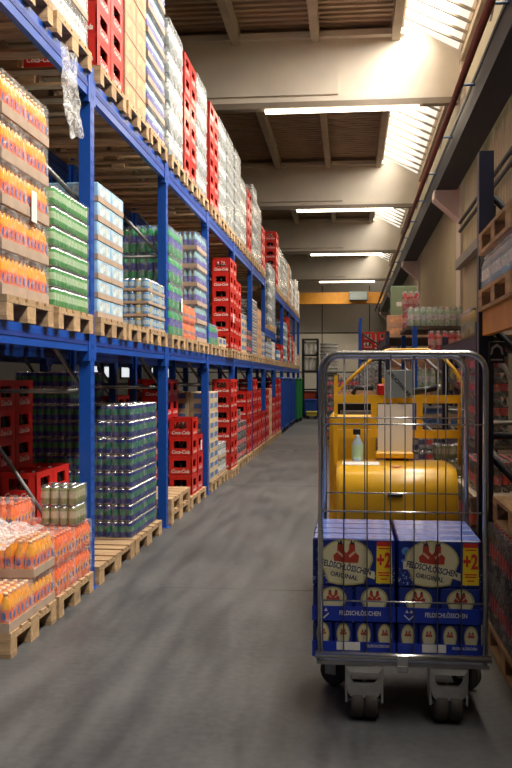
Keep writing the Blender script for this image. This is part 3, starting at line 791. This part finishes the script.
# containers at the far end of the rack
def container(x, y, h, m, label, w_=.8, d_=.9):
    c = empty('plastic_container', (x,y,0)); tag(c, label, 'container')
    b = MB().bbox(-d_,0,-w_/2,w_/2,.12,h-.06,m,.03)
    for k in range(4): b.box(0,.015,-w_/2+.06+k*.2,-w_/2+.10+k*.2,.2,h-.1,m)
    obj('bin_body', b, c); obj('lid', MB().bbox(-d_-.02,.02,-w_/2-.02,w_/2+.02,h-.06,h,m,.02), c)
    ft = MB().box(-.1,0,-.05,.05,0,.12,black)
    for yy in (-w_/2+.1,w_/2-.1): obj('foot', ft, c, (0,yy,0)); obj('foot', ft, c, (-d_+.1,yy,0))
cb = P('container_blue', (.01,.06,.32), .4, var=.1); cg = P('container_green', (.02,.22,.06), .4, var=.1); cr_ = P('container_red', (.5,.06,.02), .4); cy_ = P('container_yellow', (.55,.45,.05), .4)
for i,(y,h) in enumerate(((25.75,1.62),(26.95,1.62),(27.85,1.62),(29.6,1.6),(30.48,1.6),(31.36,1.6))):
    container(-1.92, y, h, cb, 'tall blue plastic container on the floor past the red crates, %s of six' % ORD[i+1])
container(-1.86, 32.6, 1.6, cg, 'tall green plastic container beyond the blue containers, nearer')
container(-1.80, 33.5, 1.6, cg, 'tall green plastic container beyond the blue containers, farther')
container(-1.33, 36.2, .75, cb, 'low blue bin at the end of the aisle', .5, .5)
container(-1.3, 35.3, .3, cy_, 'small yellow-green crate at the end of the aisle', .4, .4)

# ==================================================================  END OF THE AISLE
sh = empty('steel_shelf', (-1.63, 37.2, 0)); tag(sh, 'black steel shelf with white drums at the end of the aisle', 'shelf')
for x in (-.30,.30):
    for y in (-.3,.3): obj('upright', MB().box(-.04,.04,-.04,.04,0,3.2,black), sh, (x,y,0))
for z in (.3,1.1,1.85,2.5,3.16): obj('shelf_board', MB().box(-.34,.34,-.34,.34,0,.06,black), sh, (0,0,z))
drum = MB().lathe(0,0,0,[(.075,0,white),(.082,.03,white),(.08,.48,white),(.07,.52,white),(.03,.54,white)],14)
for z,lv in ((1.91,'middle shelf'),(2.56,'top shelf')):
    for i,x in enumerate((-.18,0,.18)):
        tag(obj('drum', MB_DRUM if False else drum, None, (-1.63+x, 37.1, z+.002)), 'white drum on the black shelf, %s, %s' % (lv, ['rack side','centre','wall side'][i]), 'drum', 'white drums on the black shelf')
bx = MB().bbox(-.25,.25,-.24,.24,0,.70,cr_,.02); tag(obj('crate_box', bx, None, (-1.63,37.2,.362)), 'red-orange bin on the lowest board of the black shelf', 'bin')
dk = MB().bbox(-.42,.42,-.4,.4,0,1.75,P('drum_base_dark',(.03,.03,.035),.6),.02)
tag(obj('storage_cabinet', dk, None, (-.86,36.9,0)), 'dark cabinet under the stack of white tubs', 'cabinet')
tub = MB().lathe(0,0,0,[(.30,0,C_wl),(.37,.10,C_lid),(.385,.125,C_wl),(.385,.14,C_wl)],22)
for i in range(9): tag(obj('plastic_tub', tub, None, (-.86,36.9,1.75+.14*i)), 'shallow white tub, %s from the bottom of the tub stack' % ORD[i+1], 'tub', 'stack of white tubs')
# overhead crane
cr = empty('bridge_crane', (-3.8, 44.3, 5.17)); tag(cr, 'orange overhead crane bridge in front of the end wall', 'crane')
obj('bridge_girder', MB().box(-5.15,5.5,-.2,.2,.06,.62,orangebeam), cr)
obj('hoist_trolley', MB().bbox(-.45,.45,-.2,.2,.0,.42,P('trolley_grey',(.13,.16,.18),.5),.04), cr, (4.2,-.42,.2))
obj('end_carriage', MB().bbox(-.2,.2,-.9,.9,0,.3,orangebeam,.03), cr, (5.4,0,0))

# ==================================================================  RIGHT-HAND SIDE: near rack
def small_rack(name, label, x0, x1, y0, y1, H, shelves, mu, mb_, shelf_deck=False, pw=.05, bh=.15):
    r = empty(name, (x0,y0,0)); tag(r, label, 'rack'); D = x1-x0; L = y1-y0
    up = MB().box(-pw,pw,-pw,pw,0,H,mu)
    for x in (pw,D-pw):
        for y in (pw,L-pw): 
            u = obj('upright', up, r, (x,y,0)); obj('base_plate', MB().box(-pw-.003,pw+.003,-pw-.003,pw+.003,0,.006,mu), u)
    for y in (pw,L-pw):
        z = .3
        while z < H-.3:
            obj('frame_strut', MB().bar((pw*2,y,z),(D-pw*2,y,z),.035,galv if H<3 else steelgrey), r)
            if z+.8 < H: obj('diagonal_brace', MB().bar((pw*2,y,z+.75),(D-pw*2,y,z+.05),.035,galv if H<3 else steelgrey), r)
            z += .9
    for z in shelves:
        for x in (pw,D-pw): obj('shelf_beam', MB().box(x-.025,x+.025,pw*2,L-pw*2,z-bh,z,mb_), r)
        if shelf_deck: obj('shelf_board', MB().box(.0,D,pw*2,L-pw*2,z,z+.02,P('shelf_board_dark',(.10,.075,.05),.7,var=.2)), r)
    return r
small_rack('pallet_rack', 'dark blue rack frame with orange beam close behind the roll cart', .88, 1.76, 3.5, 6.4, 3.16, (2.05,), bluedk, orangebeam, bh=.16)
def wall_pallet(y, z, label, near=True, x=.85, m=None):
    # long side along the aisle, turned to face the aisle
    p = pallet(x+.4, y-.6, z, label, 'pallets on the wall side', near, rz=0); p.location = (x+.42, y-.6, z); p.rotation_euler = (0,0,-PI/2); return p
wall_pallet(5.65+0, 2.05, 'wooden pallet on the orange beam under the blue and white bottles')
def facing_wall_stack(kname, xf, yc, z0, layers, where, ny=2, nx=1, near=True):
    """goods whose fronts look at the aisle from the wall side (-X)"""
    K = KINDS[kname]
    for l in range(layers):
        for i in range(nx):
            for j in range(ny):
                y = yc + (j-(ny-1)/2)*(K['w']+.002); x = xf + i*(K['d']+.002)
                cn = ['near','next','third','far','last'][j] if ny>1 else ''
                lab = ' '.join(('%s, %s layer, %s %s, %s' % (K['desc'], 'bottom' if l==0 else ORD[l+1], cn, 'outer' if i==0 else 'inner' if i==nx-1 else 'middle', where)).split()).replace(' ,',',')
                unit(kname, (x,y,z0+.001+l*K['h']), PI, near, lab, K['desc']+' '+where)
tray_kind('bluewater_small', *bottle05(col('blue_water',(.16,.38,.62),.15,coat=.5), C_wl, cap=C_cap_w, liq2=C_wt), 0, .235, 'bottle_pack', 'blue-white water bottle pack', zb=0)
facing_wall_stack('bluewater_small', .88, 5.64, 2.194, 1, 'on the orange beam', ny=3, nx=3)
wall_pallet(5.65, 2.431, 'wooden pallet lying on top of the blue and white bottles')
# floor stacks by the cart, dark cola packs
wall_pallet(4.95, 0, 'wooden pallet on the floor beside the roll cart', x=.80)
facing_wall_stack('cola_big', .82, 4.95, .144, 2, 'beside the roll cart', ny=4, nx=3)
wall_pallet(4.95, .742, 'wooden pallet on top of the cola packs beside the roll cart', x=.84)
facing_wall_stack('cola_tray', .98, 4.95, .886, 1, 'on the pallet beside the cart', ny=2, nx=2)
wall_pallet(7.1, 0, 'wooden pallet on the floor beyond the dark blue upright', x=.84)
facing_wall_stack('cola_big', .86, 7.1, .144, 2, 'past the dark upright', ny=4, nx=3)
obj_ = tag(obj('cardboard_sheet', MB().box(-.4,.4,-.58,.58,0,.012,P('pale_board',(.55,.47,.36),.8,var=.08)), None, (1.28,7.1,.742)), 'pale cardboard sheet lying on the cola packs behind the upright', 'cardboard')
facing_wall_stack('cola_tray', .92, 7.15, .755, 1, 'on the pale board', ny=2, nx=2)
bd = empty('badge_plate', (.995,6.26,1.70)); tag(bd, 'small black badge with pale helmet emblem fixed to the dark blue upright', 'sign')
obj('plate', MB().bbox(-.055,.055,0,.014,0,.15,black,.005), bd)
em = MB().add([(-.045,-.001,.055),(-.035,-.001,.11),(0,-.001,.135),(.035,-.001,.11),(.045,-.001,.055),(.03,-.001,.065),(.022,-.001,.10),(0,-.001,.115),(-.022,-.001,.10),(-.03,-.001,.065)],
              [(0,1,8,9),(1,2,7,8),(2,3,6,7),(3,4,5,6)], P('badge_pale',(.5,.52,.55),.5))
em.box(-.04,.04,-.0012,.0,.02,.03,P('badge_pale',(.5,.52,.55),.5)); obj('emblem', em, bd)
# racks farther along the wall
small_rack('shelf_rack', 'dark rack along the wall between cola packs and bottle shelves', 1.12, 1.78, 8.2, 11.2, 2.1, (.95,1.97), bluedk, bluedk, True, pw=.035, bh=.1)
facing_wall_stack('mustard_big', 1.16, 9.3, 1.99, 1, 'on the wall rack', ny=3, nx=1)
facing_wall_stack('cola_tray', 1.20, 9.1, .972, 4, 'inside the wall rack', ny=3, nx=1)
facing_wall_stack('brown_carton', 1.20, 9.1, .0, 4, 'on the floor under the wall rack', ny=3, nx=1)
def facing_cam(kname, xs, yf, z, where, layers=1, near=True):
    K = KINDS[kname]
    for l in range(layers):
        for i,x in enumerate(xs):
            pos = ['first','second','third','fourth','fifth','sixth'][i]+' from the aisle' if len(xs)>1 else ''
            lab = ('%s, %s%s, %s' % (K['desc'], pos, (', %s layer' % ('bottom' if l==0 else ORD[l+1])) if layers>1 else '', where)).replace(', ,',',').replace(' ,',',')
            unit(kname, (x, yf, z+.001+l*K['h']), -PI/2, near, lab, K['desc']+', '+where)
small_rack('shelf_rack', 'blue rack of bottle shelves farther along the wall', .84, 1.78, 12.35, 15.0, 2.3, (.9,1.42,1.93), blue, bluedk, True, pw=.035, bh=.08)
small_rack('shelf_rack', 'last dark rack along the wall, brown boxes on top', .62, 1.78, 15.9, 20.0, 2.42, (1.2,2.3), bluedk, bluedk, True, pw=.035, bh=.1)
facing_cam('red_big', (1.20,1.47), 12.42, 1.95, 'top shelf of the bottle rack')
facing_cam('palegreen_big', (1.03,), 12.42, 1.44, 'middle shelf of the bottle rack')
facing_cam('mustard_big', (1.30,), 12.42, 1.44, 'middle shelf of the bottle rack')
facing_cam('red_big', (1.57,), 12.42, 1.44, 'middle shelf of the bottle rack')
facing_cam('cream_carton', (1.117,1.510), 12.43, .922, 'bottle rack lower shelf', 2)
facing_cam('brown_carton', (1.117,1.510), 12.43, 0, 'floor of bottle rack', 3)
obj_ = tag(obj('plank_deck', MB().box(.82,1.78,13.3,15.0,0,.05,P('shelf_board_dark',(.10,.075,.05),.7)), None, (0,0,2.31)), 'dark board across the top of the bottle rack', 'board')
facing_cam('palegreen_big', (.99,1.257,1.524), 13.5, 2.36, 'on the dark board above the bottle rack')
facing_cam('striped_big', (.99,1.257,1.524), 13.75, 2.36, 'behind, on the dark board above the bottle rack')
facing_cam('red_big', (.95,), 14.2, 2.36, 'alone on the dark board above the bottle rack', 2)
facing_cam('brown_carton', (.85,1.25), 16.2, 2.32, 'on top of the last dark rack', 2)
facing_cam('brown_carton', (.85,1.25), 16.0, 1.22, 'inside the last rack', 4)
gc = empty('metal_cabinet', (.98,17.2,2.323)); tag(gc, 'pale green metal cabinet standing on the last wall rack', 'cabinet')
mg = P('cabinet_green', (.24,.32,.20), .5, var=.06)
obj('cabinet_body', MB().bbox(-.22,.26,-.2,.2,0,1.0,mg,.01), gc); obj('door', MB().box(-.19,.22,-.215,-.2,.04,.96,mg), gc)
obj('warning_plate', MB().box(-.12,-.02,-.218,-.2155,.62,.7,paper), gc)
# goods on the floor by the truck
pp = pallet(.98, 8.3, 0, 'wooden pallet on the floor behind the yellow truck', 'pallets on the wall side', True)
pp.location = (.72,8.28,0); pp.rotation_euler = (0,0,-PI/2); pp.scale = (.6,.9,1)
for l in range(7):
    unit('energy_cans', (.56,8.32,.144+l*.133), -PI/2, True, 'blue-silver energy drink can pack, %s layer, behind the yellow truck' % ('bottom' if l==0 else ORD[l+1]), 'energy drink packs behind the truck')
for l in range(6):
    unit('beige_cans', (.90,8.32,.144+l*.142), -PI/2, True, 'olive and beige can pack, %s layer, beside the energy drink packs' % ('bottom' if l==0 else ORD[l+1]), 'olive can packs behind the truck')
# far wall-side blue frame and goods
small_rack('shelf_rack', 'distant tall blue rack frame in front of the end wall', .25, 1.5, 25.5, 27.5, 3.3, (1.6,2.4), blue, blue, True, pw=.04, bh=.1)
facing_cam('red_crate', (.5,.95), 25.6, 2.42, 'on the distant blue frame', 2, False)
facing_cam('bluewater_big', (.5,.8,1.1), 25.6, 1.62, 'on the distant blue frame', 2, False)
for i,(x,y,kn,n) in enumerate(((-.2,21.5,'cola_big',5),(.62,21.5,'striped_big',6),(.12,18.6,'brown_carton',6),(.0,23.0,'cream_carton',7))):
    q_ = pallet(x, y-.4, 0, 'wooden pallet on the floor far behind the yellow truck, under %s' % KINDS[kn]['desc'], 'far floor pallets', False); q_.rotation_euler = (0,0,-PI/2)
    nn = int(.8/(KINDS[kn]['w']))
    for l in range(n):
        for j in range(nn):
            xx = x+ (j-(nn-1)/2)*(KINDS[kn]['w']+.002)
            unit(kn, (xx, y-.38, .144+l*KINDS[kn]['h']), -PI/2, False, '%s, %s layer, %s, far stack behind the truck' % (KINDS[kn]['desc'], 'bottom' if l==0 else ORD[l+1], ['aisle side','middle','wall side'][j if nn==3 else j*2]), KINDS[kn]['desc']+', far stack')

# ==================================================================  YELLOW TRUCK
tr_ = empty('pallet_truck', (.29, 5.6, 0)); tag(tr_, 'yellow electric pallet truck parked behind the roll cart', 'pallet truck')
def prism_x(prof, x0, x1, mat, smooth=False):     # profile in (y,z) extruded along x with slightly drawn-in ends
    b = MB(); n = len(prof); cy = sum(p[0] for p in prof)/n; cz = sum(p[1] for p in prof)/n
    rings = [(x0, .93), (x0+.03, 1), (x1-.03, 1), (x1, .93)]
    for x,s in rings: b.v += [(x, cy+(p[0]-cy)*s, cz+(p[1]-cz)*s) for p in prof]
    k = b.mi(mat)
    for r_ in range(3):
        for i in range(n): j=(i+1)%n; b.f.append((r_*n+i,(r_+1)*n+i,(r_+1)*n+j,r_*n+j)); b.m.append(k); b.sm.append(smooth)
    b.f.append(tuple(range(n))); b.f.append(tuple(range(4*n-1,3*n-1,-1))); b.m += [k,k]; b.sm += [False,False]
    return b
arc = [(.15-.15*math.cos(a), .88+.16*math.sin(a)) for a in [i*PI/16 for i in range(9)]]
hood = prism_x([(0,.40)]+arc+[(.62,1.04),(.62,.40)], -.377, .372, yellow, True)
obj('battery_hood', hood, tr_)
obj('hood_handle', MB().bbox(-.06,.035,-.016,.0,.868,.888,black,.006), tr_)
obj('hood_seam', MB().box(-.36,.36,-.003,.001,.70,.708,black), tr_)
tri = MB().add([(-.05,.16,1.043),(.05,.16,1.043),(0,.10,1.038)],[(0,2,1)],P('sticker_red',(.75,.12,.08),.5)); tri.add([(-.03,.156,1.0435),(.03,.156,1.0435),(0,.118,1.041)],[(0,2,1)],P('sticker_pale',(.8,.5,.4),.5))
obj('warning_triangle', tri, tr_)
obj('paper_sheet', MB().box(-.34,-.10,.20,.42,1.0405,1.044,paper), tr_)
obj('chassis', MB().bbox(-.39,.39,.03,1.75,.10,.42,P('chassis_dark',(.03,.03,.03),.5),.02), tr_)
wl = MB().lathe(0,0,-.05,[(.11,0,rubber),(.12,.02,rubber),(.12,.08,rubber),(.11,.1,rubber)],18).xform(Matrix.Rotation(PI/2,4,'Y'))
for x in (-.3,.3):
    for y in (.22,1.5): obj('wheel', wl, tr_, (x,y,.12))
# frame
fr = MB(); ty=.66
for z in (1.455,1.215): fr.box(-.40,.46,ty-.02,ty+.02,z-.028,z+.028,yellow)
for x0,x1 in ((.165,.205),(-.145,-.105)): fr.box(x0,x1,ty-.019,ty+.019,1.22,1.45,yellow)
fr.box(-.40,-.375,ty-.018,ty+.018,1.0,1.62,yellow); fr.box(-.07,-.055,ty-.015,ty+.015,1.45,1.6,yellow)
obj('backrest_frame', fr, tr_)
guard = MB().tube([(.455,ty,1.0),(.455,ty,1.45),(.475,ty,1.5),(.475,ty,1.57),(.42,ty,1.66),(.36,ty+.1,1.74),(.26,ty+.2,1.80),(-.02,ty+.2,1.80),(-.10,ty+.15,1.77),(-.39,ty,1.5)], .012, yellow, 8)
obj('guard_tube', guard, tr_)
obj('side_cabinet', MB().bbox(-.445,-.10,1.15,1.75,.42,1.335,yellow,.03), tr_)
obj('control_box', MB().bbox(-.385,-.12,ty+.04,ty+.3,1.345,1.43,black,.01), tr_)
obj('gauge', MB().bbox(-.36,-.14,ty+.03,ty+.041,1.35,1.375,P('gauge_grey',(.3,.3,.3),.4),.004), tr_)
obj('handle_grip', MB().tube([(-.27,ty,1.485),(-.25,ty,1.53),(-.13,ty,1.53)], .018, black), tr_)
g2 = MB().tube([(.12,ty,1.5),(.31,ty,1.535)], .022, black); obj('handle_grip', g2, tr_)
obj('handle_end', MB().lathe(0,0,0,[(.02,0,galv),(.022,.02,galv)],10).xform(T(.31,ty,1.535)@Matrix.Rotation(PI/2,4,'Y')), tr_, label='bright metal end cap of the grip')
obj('stop_knob', MB().bbox(-.105,-.045,ty-.03,ty+.03,1.484,1.56,P('knob_red',(.5,.01,.01),.4),.012), tr_, label='red stop knob')
clipb = obj('clipboard', MB().bbox(-.045,.135,ty-.045,ty-.035,1.465,1.655,P('clipboard_grey',(.22,.26,.28),.5,var=.1),.003), tr_)
ct = text_mb('BRUCHWARE', .035, black, bold=.0016, xs=1.0)
obj('lettering', MB().merge(ct).xform(T(.045,ty-.0462,1.56)@NEAR@Matrix.Rotation(-.86,4,'Z')), clipb)
obj('notice_sheet', MB().box(-.10,.135,ty-.030,ty-.026,1.10,1.42,paper), tr_, label='white paper sheet tied to the frame')
obj('instrument_panel', MB().bbox(-.12,.14,ty-.12,ty-.01,1.055,1.10,yellow,.012), tr_)
obj('steering_column', MB().bbox(-.06,.12,ty-.10,ty+.1,.95,1.053,black,.02), tr_)
for x in (-.26,.26): obj('fork', MB().bbox(x-.09,x+.09,1.75,2.6,.09,.16,P('fork_steel',(.12,.11,.10),.5,.5),.01), tr_)
sp = empty('spray_bottle', (.055,6.10,1.044)); tag(sp, 'pale bottle with black spray head standing on the yellow hood', 'bottle')
sp.location=(.05,6.05,1.046)
obj('bottle_body', MB().lathe(0,0,0,[(.035,0,C_canpb),(.038,.02,C_canl),(.038,.11,C_canpb),(.014,.16,C_canpb),(.013,.175,C_canpb)],12), sp)
obj('spray_head', MB().bbox(-.03,.02,-.012,.012,.175,.215,black,.004), sp)

# ==================================================================  ROLL CART
CX0, CX1, CY0, CY1 = -.149, .632, 4.20, 4.90
CT = 1.715; BZ = .285
ca = empty('roll_cart', ((CX0+CX1)/2, CY0, 0)); tag(ca, 'steel wire roll cart loaded with blue beer packs', 'cart')
cxm = (CX0+CX1)/2; HW = (CX1-CX0)/2
def uframe(): 
    r = .085; pts = [(-HW+.012,0,.27),(-HW+.012,0,CT-r)]
    for i in range(1,6): a = PI-i*PI/12; pts.append((-HW+.012+r+r*math.cos(a),0,CT-r+r*math.sin(a)))
    pts.append((-HW+.012+r,0,CT))
    pts2 = [(-p[0],p[1],p[2]) for p in reversed(pts)]
    return MB().tube(pts+pts2, .0135, chrome, 10)
UF = uframe()
wire_v = MB().tube([(0,0,.30),(0,0,CT-.005)], .0034, darkwire, 6)
wire_h = MB().tube([(-HW+.01,0,0),(HW-.01,0,0)], .0042, chrome, 6)
for y, nm in ((.015,'front'),(.70,'rear')):
    p = obj('end_panel', UF, ca, (0,y,0))
    for k in range(1,7): obj('wire', wire_v, p, (-HW+.012+(2*HW-.024)*k/7,.001,0))
    for z in (.56,.978,1.385): obj('cross_wire', wire_h, p, (0,-.006,z))
base = MB()
base.box(-HW,HW,.035,.715,BZ-.02,BZ-.002,galv)
for y in (.02,.70): base.box(-HW-.005,HW+.005,y-.018,y+.018,BZ-.024,BZ-.004,galv)
for x in (-HW+.01,HW-.01): base.box(x-.015,x+.015,.02,.7,BZ-.023,BZ-.005,galv)
obj('base_frame', base, ca)
obj('front_bar', MB().tube([(-HW-.012,-.012,.312),(HW+.012,-.012,.312)], .0165, chrome, 12), ca)
obj('latch', MB().bbox(-.026,.026,-.036,-.028,.245,.325,chrome,.003).box(-.02,.02,-.045,-.036,.255,.275,galv), ca)
def caster_fork():
    b = MB(); o = [(-.088,.261),(-.088,.205),(-.074,.135),(-.050,.108),(.050,.108),(.074,.135),(.088,.205),(.088,.261)]
    i_ = [(-.066,.236),(-.066,.21),(-.056,.188),(-.044,.180),(.044,.180),(.056,.188),(.066,.21),(.066,.236)]
    n = 8; y0, y1 = -.012, .014
    vs = [(p[0],y0,p[1]) for p in o]+[(p[0]*1,y0-.008,p[1]) for p in i_]+[(p[0],y1,p[1]) for p in o]+[(p[0],y1,p[1]) for p in i_]
    fs = []
    for k in range(n):
        j=(k+1)%n; fs += [(k,j,n+j,n+k),(k+2*n,k+3*n,j+3*n,j+2*n),(k,k+2*n,j+2*n,j),(n+k,n+j,3*n+j,3*n+k)]
    b.add(vs, fs, silver)
    b.box(-.088,.088,-.012,.13,.246,.2605,silver)
    b.box(-.088,-.078,.0,.12,.09,.246,silver); b.box(.078,.088,.0,.12,.09,.246,silver)
    return b
FK = caster_fork()
WH = MB().lathe(0,0,-.062,[(.078,0,rubber),(.086,.012,rubber),(.086,.054,rubber),(.080,.058,black),(.080,.066,black),(.086,.070,rubber),(.086,.112,rubber),(.078,.124,rubber)],24).xform(Matrix.Rotation(PI/2,4,'Y'))
AX = MB().tube([(-.08,0,0),(.08,0,0)], .012, galv)
for x, y in ((-.175,.0),(.212,.0)):
    c = obj('caster', FK, ca, (x,y,0)); obj('wheel', WH, c, (0,.06,.087)); obj('axle', AX, c, (0,.06,.087))
FK2 = MB().box(-.032,-.026,-.03,.03,.06,.26,galv).box(.026,.032,-.03,.03,.06,.26,galv).box(-.032,.032,-.045,.045,.25,.2605,galv)
WH2 = MB().lathe(0,0,-.022,[(.07,0,rubber),(.075,.006,rubber),(.075,.038,rubber),(.07,.044,rubber)],22).xform(Matrix.Rotation(PI/2,4,'Y'))
for x in (-.33,.345):
    c = obj('caster', FK2, ca, (x,.50,0)); c.rotation_euler=(0,0,1.15); obj('wheel', WH2, c, (0,-.01,.076))

# beer packs -------------------------------------------------------
cream = P('label_cream', (.62,.57,.36), .5); cream2 = P('label_ring', (.42,.36,.14), .5)
emred = P('emblem_red', (.38,.035,.02), .5); emdk = P('emblem_dark', (.02,.02,.03), .5); txdk = P('lettering_navy', (.01,.02,.10), .5)
promo = P('promo_yellow', (.82,.58,.02), .5); prred = P('promo_red', (.62,.03,.02), .5)
drop = P('water_drop_print', (.10,.25,.55), .3, var=.5, scale=40); film_sheen = P('top_film_sheen', (.13,.21,.62), .2, var=.6, scale=18, stretch=(1,4,1))  # pale top carries the wrap's sheen and text streaks in its colour
def arch(cx, cz, w_, h_, y, mat, n=14, flat=.22):
    """a label shape: round top, straight sides, gently bowed bottom (in XZ)"""
    pts=[]
    for i in range(n+1):
        a = PI*i/n; pts.append((cx+w_/2*math.cos(a), y, cz+h_*.05+h_*.45*math.sin(a)))
    for i in range(1,6):
        t = i/6; pts.append((cx-w_/2+w_*t, y, cz-h_*.38-h_*flat*.5*math.sin(PI*t)))
    return MB().add(pts,[tuple(range(len(pts)))[::-1]],mat)
def figures(cx, cz, s, y):
    b = MB()
    for d in (-1,1):
        P_ = [(0,-.42),(.50,-.42),(.54,-.12),(.38,.02),(.37,.36),(.13,.36),(.11,.10),(0,-.02)]
        pts = [(cx+d*p[0]*s, y, cz+p[1]*s) for p in P_]
        b.add(pts, [tuple(range(8)) if d<0 else tuple(range(7,-1,-1))], emred)
        h = [(.14,.34),(.34,.34),(.36,.52),(.28,.42),(.22,.56),(.17,.42)]
        pts = [(cx+d*p[0]*s, y-.0002, cz+p[1]*s) for p in h]
        b.add(pts, [tuple(range(6)) if d<0 else tuple(range(5,-1,-1))], emdk)
        a = [(.10,-.12),(.34,.08),(.38,.0),(.14,-.22)]
        b.add([(cx+d*p[0]*s, y-.0003, cz+p[1]*s) for p in a], [(0,1,2,3) if d<0 else (3,2,1,0)], P('label_pinkish',(.65,.40,.28),.5))
    return b
BW, BD, BH = .385, .134, .220
def near_text(body, size, mat, x, z, y, rot=0, bold=0, xs=1.0, shear=0):
    return MB().merge(text_mb(body,size,mat,shear=shear,bold=bold,xs=1.0)).xform(T(x,y,z)@NEAR@Matrix.Rotation(rot,4,'Z')@Matrix.Diagonal((xs,1,1,1)))
beer = []
beer.append(('carton_body', MB().bbox(-BW/2,BW/2,0,BD,0,BH-.001,C_beerb,.006)))
beer.append(('glossy_top', MB().box(-BW/2+.006,BW/2-.006,.006,BD-.006,BH-.001,BH-.0003,film_sheen)))
fy = -.0006
spray = MB()
rnd = random.Random(3)
for k in range(70):
    x = rnd.choice([rnd.uniform(-.19,-.10), rnd.uniform(-.19,-.10), rnd.uniform(.09,.19)]); z = rnd.uniform(.008,.085); r_ = rnd.uniform(.0015,.0045)
    spray.add([(x-r_,fy,z),(x,fy,z-r_),(x+r_,fy,z),(x,fy,z+r_)],[(0,1,2,3)],P('spray_white',(.45,.55,.75),.3))
for k,(x,z,r_) in enumerate(((-.155,.165,.020),(-.168,.12,.008))):
    spray.add([(x+r_*math.cos(a*PI/6),fy,z+r_*math.sin(a*PI/6)) for a in range(12)],[tuple(range(12))],drop)
beer.append(('water_print', spray))
beer.append(('label_ring', arch(-.035,.107,.252,.222,fy-.0002,cream2)))
lab = arch(-.035,.107,.236,.208,fy-.0006,cream)
beer.append(('label_panel', lab))
beer.append(('emblem', figures(-.035,.153,.112,fy-.0012)))
band = MB(); n=10
for i in range(n+1):
    t=i/n; x=-.168+.266*t; z=.100-.052*t+.014*math.sin(PI*t)
    band.v += [(x,fy-.0014,z-.019),(x,fy-.0014,z+.017)]
for i in range(n): band.f.append((2*i,2*i+2,2*i+3,2*i+1)); band.m.append(0); band.sm.append(False)
band.mats=[P('label_band',(.70,.66,.45),.5)]
beer.append(('name_band', band))
beer.append(('lettering', near_text('FELDSCHLÖSSCHEN', .040, txdk, -.035, .083, fy-.0020, -.19, .0012, .66)))
beer.append(('lettering', near_text('ORIGINAL', .030, txdk, -.045, .043, fy-.0016, -.17, .0008, .95)))
pn = MB().add([(.104,fy-.0018,.012),(.180,fy-.0018,.012),(.176,fy-.0018,.208),(.108,fy-.0018,.208)],[(0,1,2,3)],promo)
pn.add([(.108,fy-.002,.186),(.176,fy-.002,.186),(.176,fy-.002,.208),(.108,fy-.002,.208)],[(0,1,2,3)],prred)
for z,w_ in ((.176,.05),(.062,.056),(.050,.05),(.032,.03)): pn.box(.142-w_/2,.142+w_/2,fy-.0024,fy-.0019,z-.003,z+.003,prred)
beer.append(('promotion_panel', pn))
beer.append(('lettering', near_text('+2', .095, prred, .141, .118, fy-.0026, 0, .0036, .66)))
TW, TD, TH = .387, .30, .170
def beer_tray(npk, strip, cansize):
    parts = []
    for i in range(npk):
        w_ = TW/npk; x = -TW/2+w_*(i+.5)
        for r_ in range(2):
            pk = MB().bbox(x-w_/2+.002,x+w_/2-.002,.004+r_*(TD/2-.002),TD/2*(r_+1)-.004,.004,TH-.001,C_beerb,.008)
            parts.append(('multipack', pk))
        parts.append(('label_panel', arch(x,.098,w_*.66,.125,.0028,cream2).merge(arch(x,.098,w_*.56,.108,.0024,cream))))
        parts.append(('emblem', figures(x,.118,w_*.30,.002)))
    t = MB(); t.box(-TW/2,TW/2,.0,TD,0,.004,C_beerb2); t.box(-TW/2,TW/2,-.002,.0008,0,strip,C_beerb2); t.box(-TW/2-.002,-TW/2,0,TD,0,strip,C_beerb2); t.box(TW/2,TW/2+.002,0,TD,0,strip,C_beerb2)
    parts.append(('tray', t))
    return parts
up_tray = beer_tray(2, .070, 0)
up_tray.append(('lettering', near_text('FELDSCHLÖSSCHEN', .030, white, .03, .038, -.0032, 0, .0005, .72)))
lg = MB()
for d in (-1,1): lg.add([(-.14+d*.010-.008,-.003,.046),(-.14+d*.010+.008,-.003,.046),(-.14+d*.010,-.003,.062)],[(0,1,2)],white)
lg.add([(-.165,-.003,.034),(-.14,-.003,.010),(-.115,-.003,.034),(-.119,-.003,.038),(-.14,-.003,.018),(-.161,-.003,.038)],[(0,1,4,5),(1,2,3,4)],white)
up_tray.append(('printed_logo', lg))
lo_tray = beer_tray(4, .074, 0)
wp_ = MB(); 
for x in (-.02,): wp_.box(x-.06,x+.05,-.003,-.0021,.034,.072,paper)
lo_tray.append(('white_panel', wp_))
lo_tray.append(('lettering', near_text('FELDSCHLÖSSCHEN', .018, white, .115, .056, -.0032, 0, .0003, .7)))
def place(parts, noun, loc, label, cat, group):
    o = empty(noun, loc); tag(o, label, cat, group)
    for nm, m in parts: obj(nm, m, o)
    return o
lx = (cxm-.028-.196, cxm-.022+.196)
for j,x in enumerate(lx):
    sd = ['aisle side','wall side'][j]
    for k in range(2):
        yy = CY0+.046+k*.304; rw = ['front','rear'][k]
        place(lo_tray, 'beer_tray', (x,yy,BZ), 'blue beer tray, bottom layer of the cart, %s, %s' % (sd, rw), 'beer tray', 'beer trays in the cart')
        place(up_tray, 'beer_tray', (x,yy,BZ+TH), 'blue beer tray with white lettering, second layer, %s, %s' % (sd, rw), 'beer tray', 'beer trays in the cart')
    for k in range(4):
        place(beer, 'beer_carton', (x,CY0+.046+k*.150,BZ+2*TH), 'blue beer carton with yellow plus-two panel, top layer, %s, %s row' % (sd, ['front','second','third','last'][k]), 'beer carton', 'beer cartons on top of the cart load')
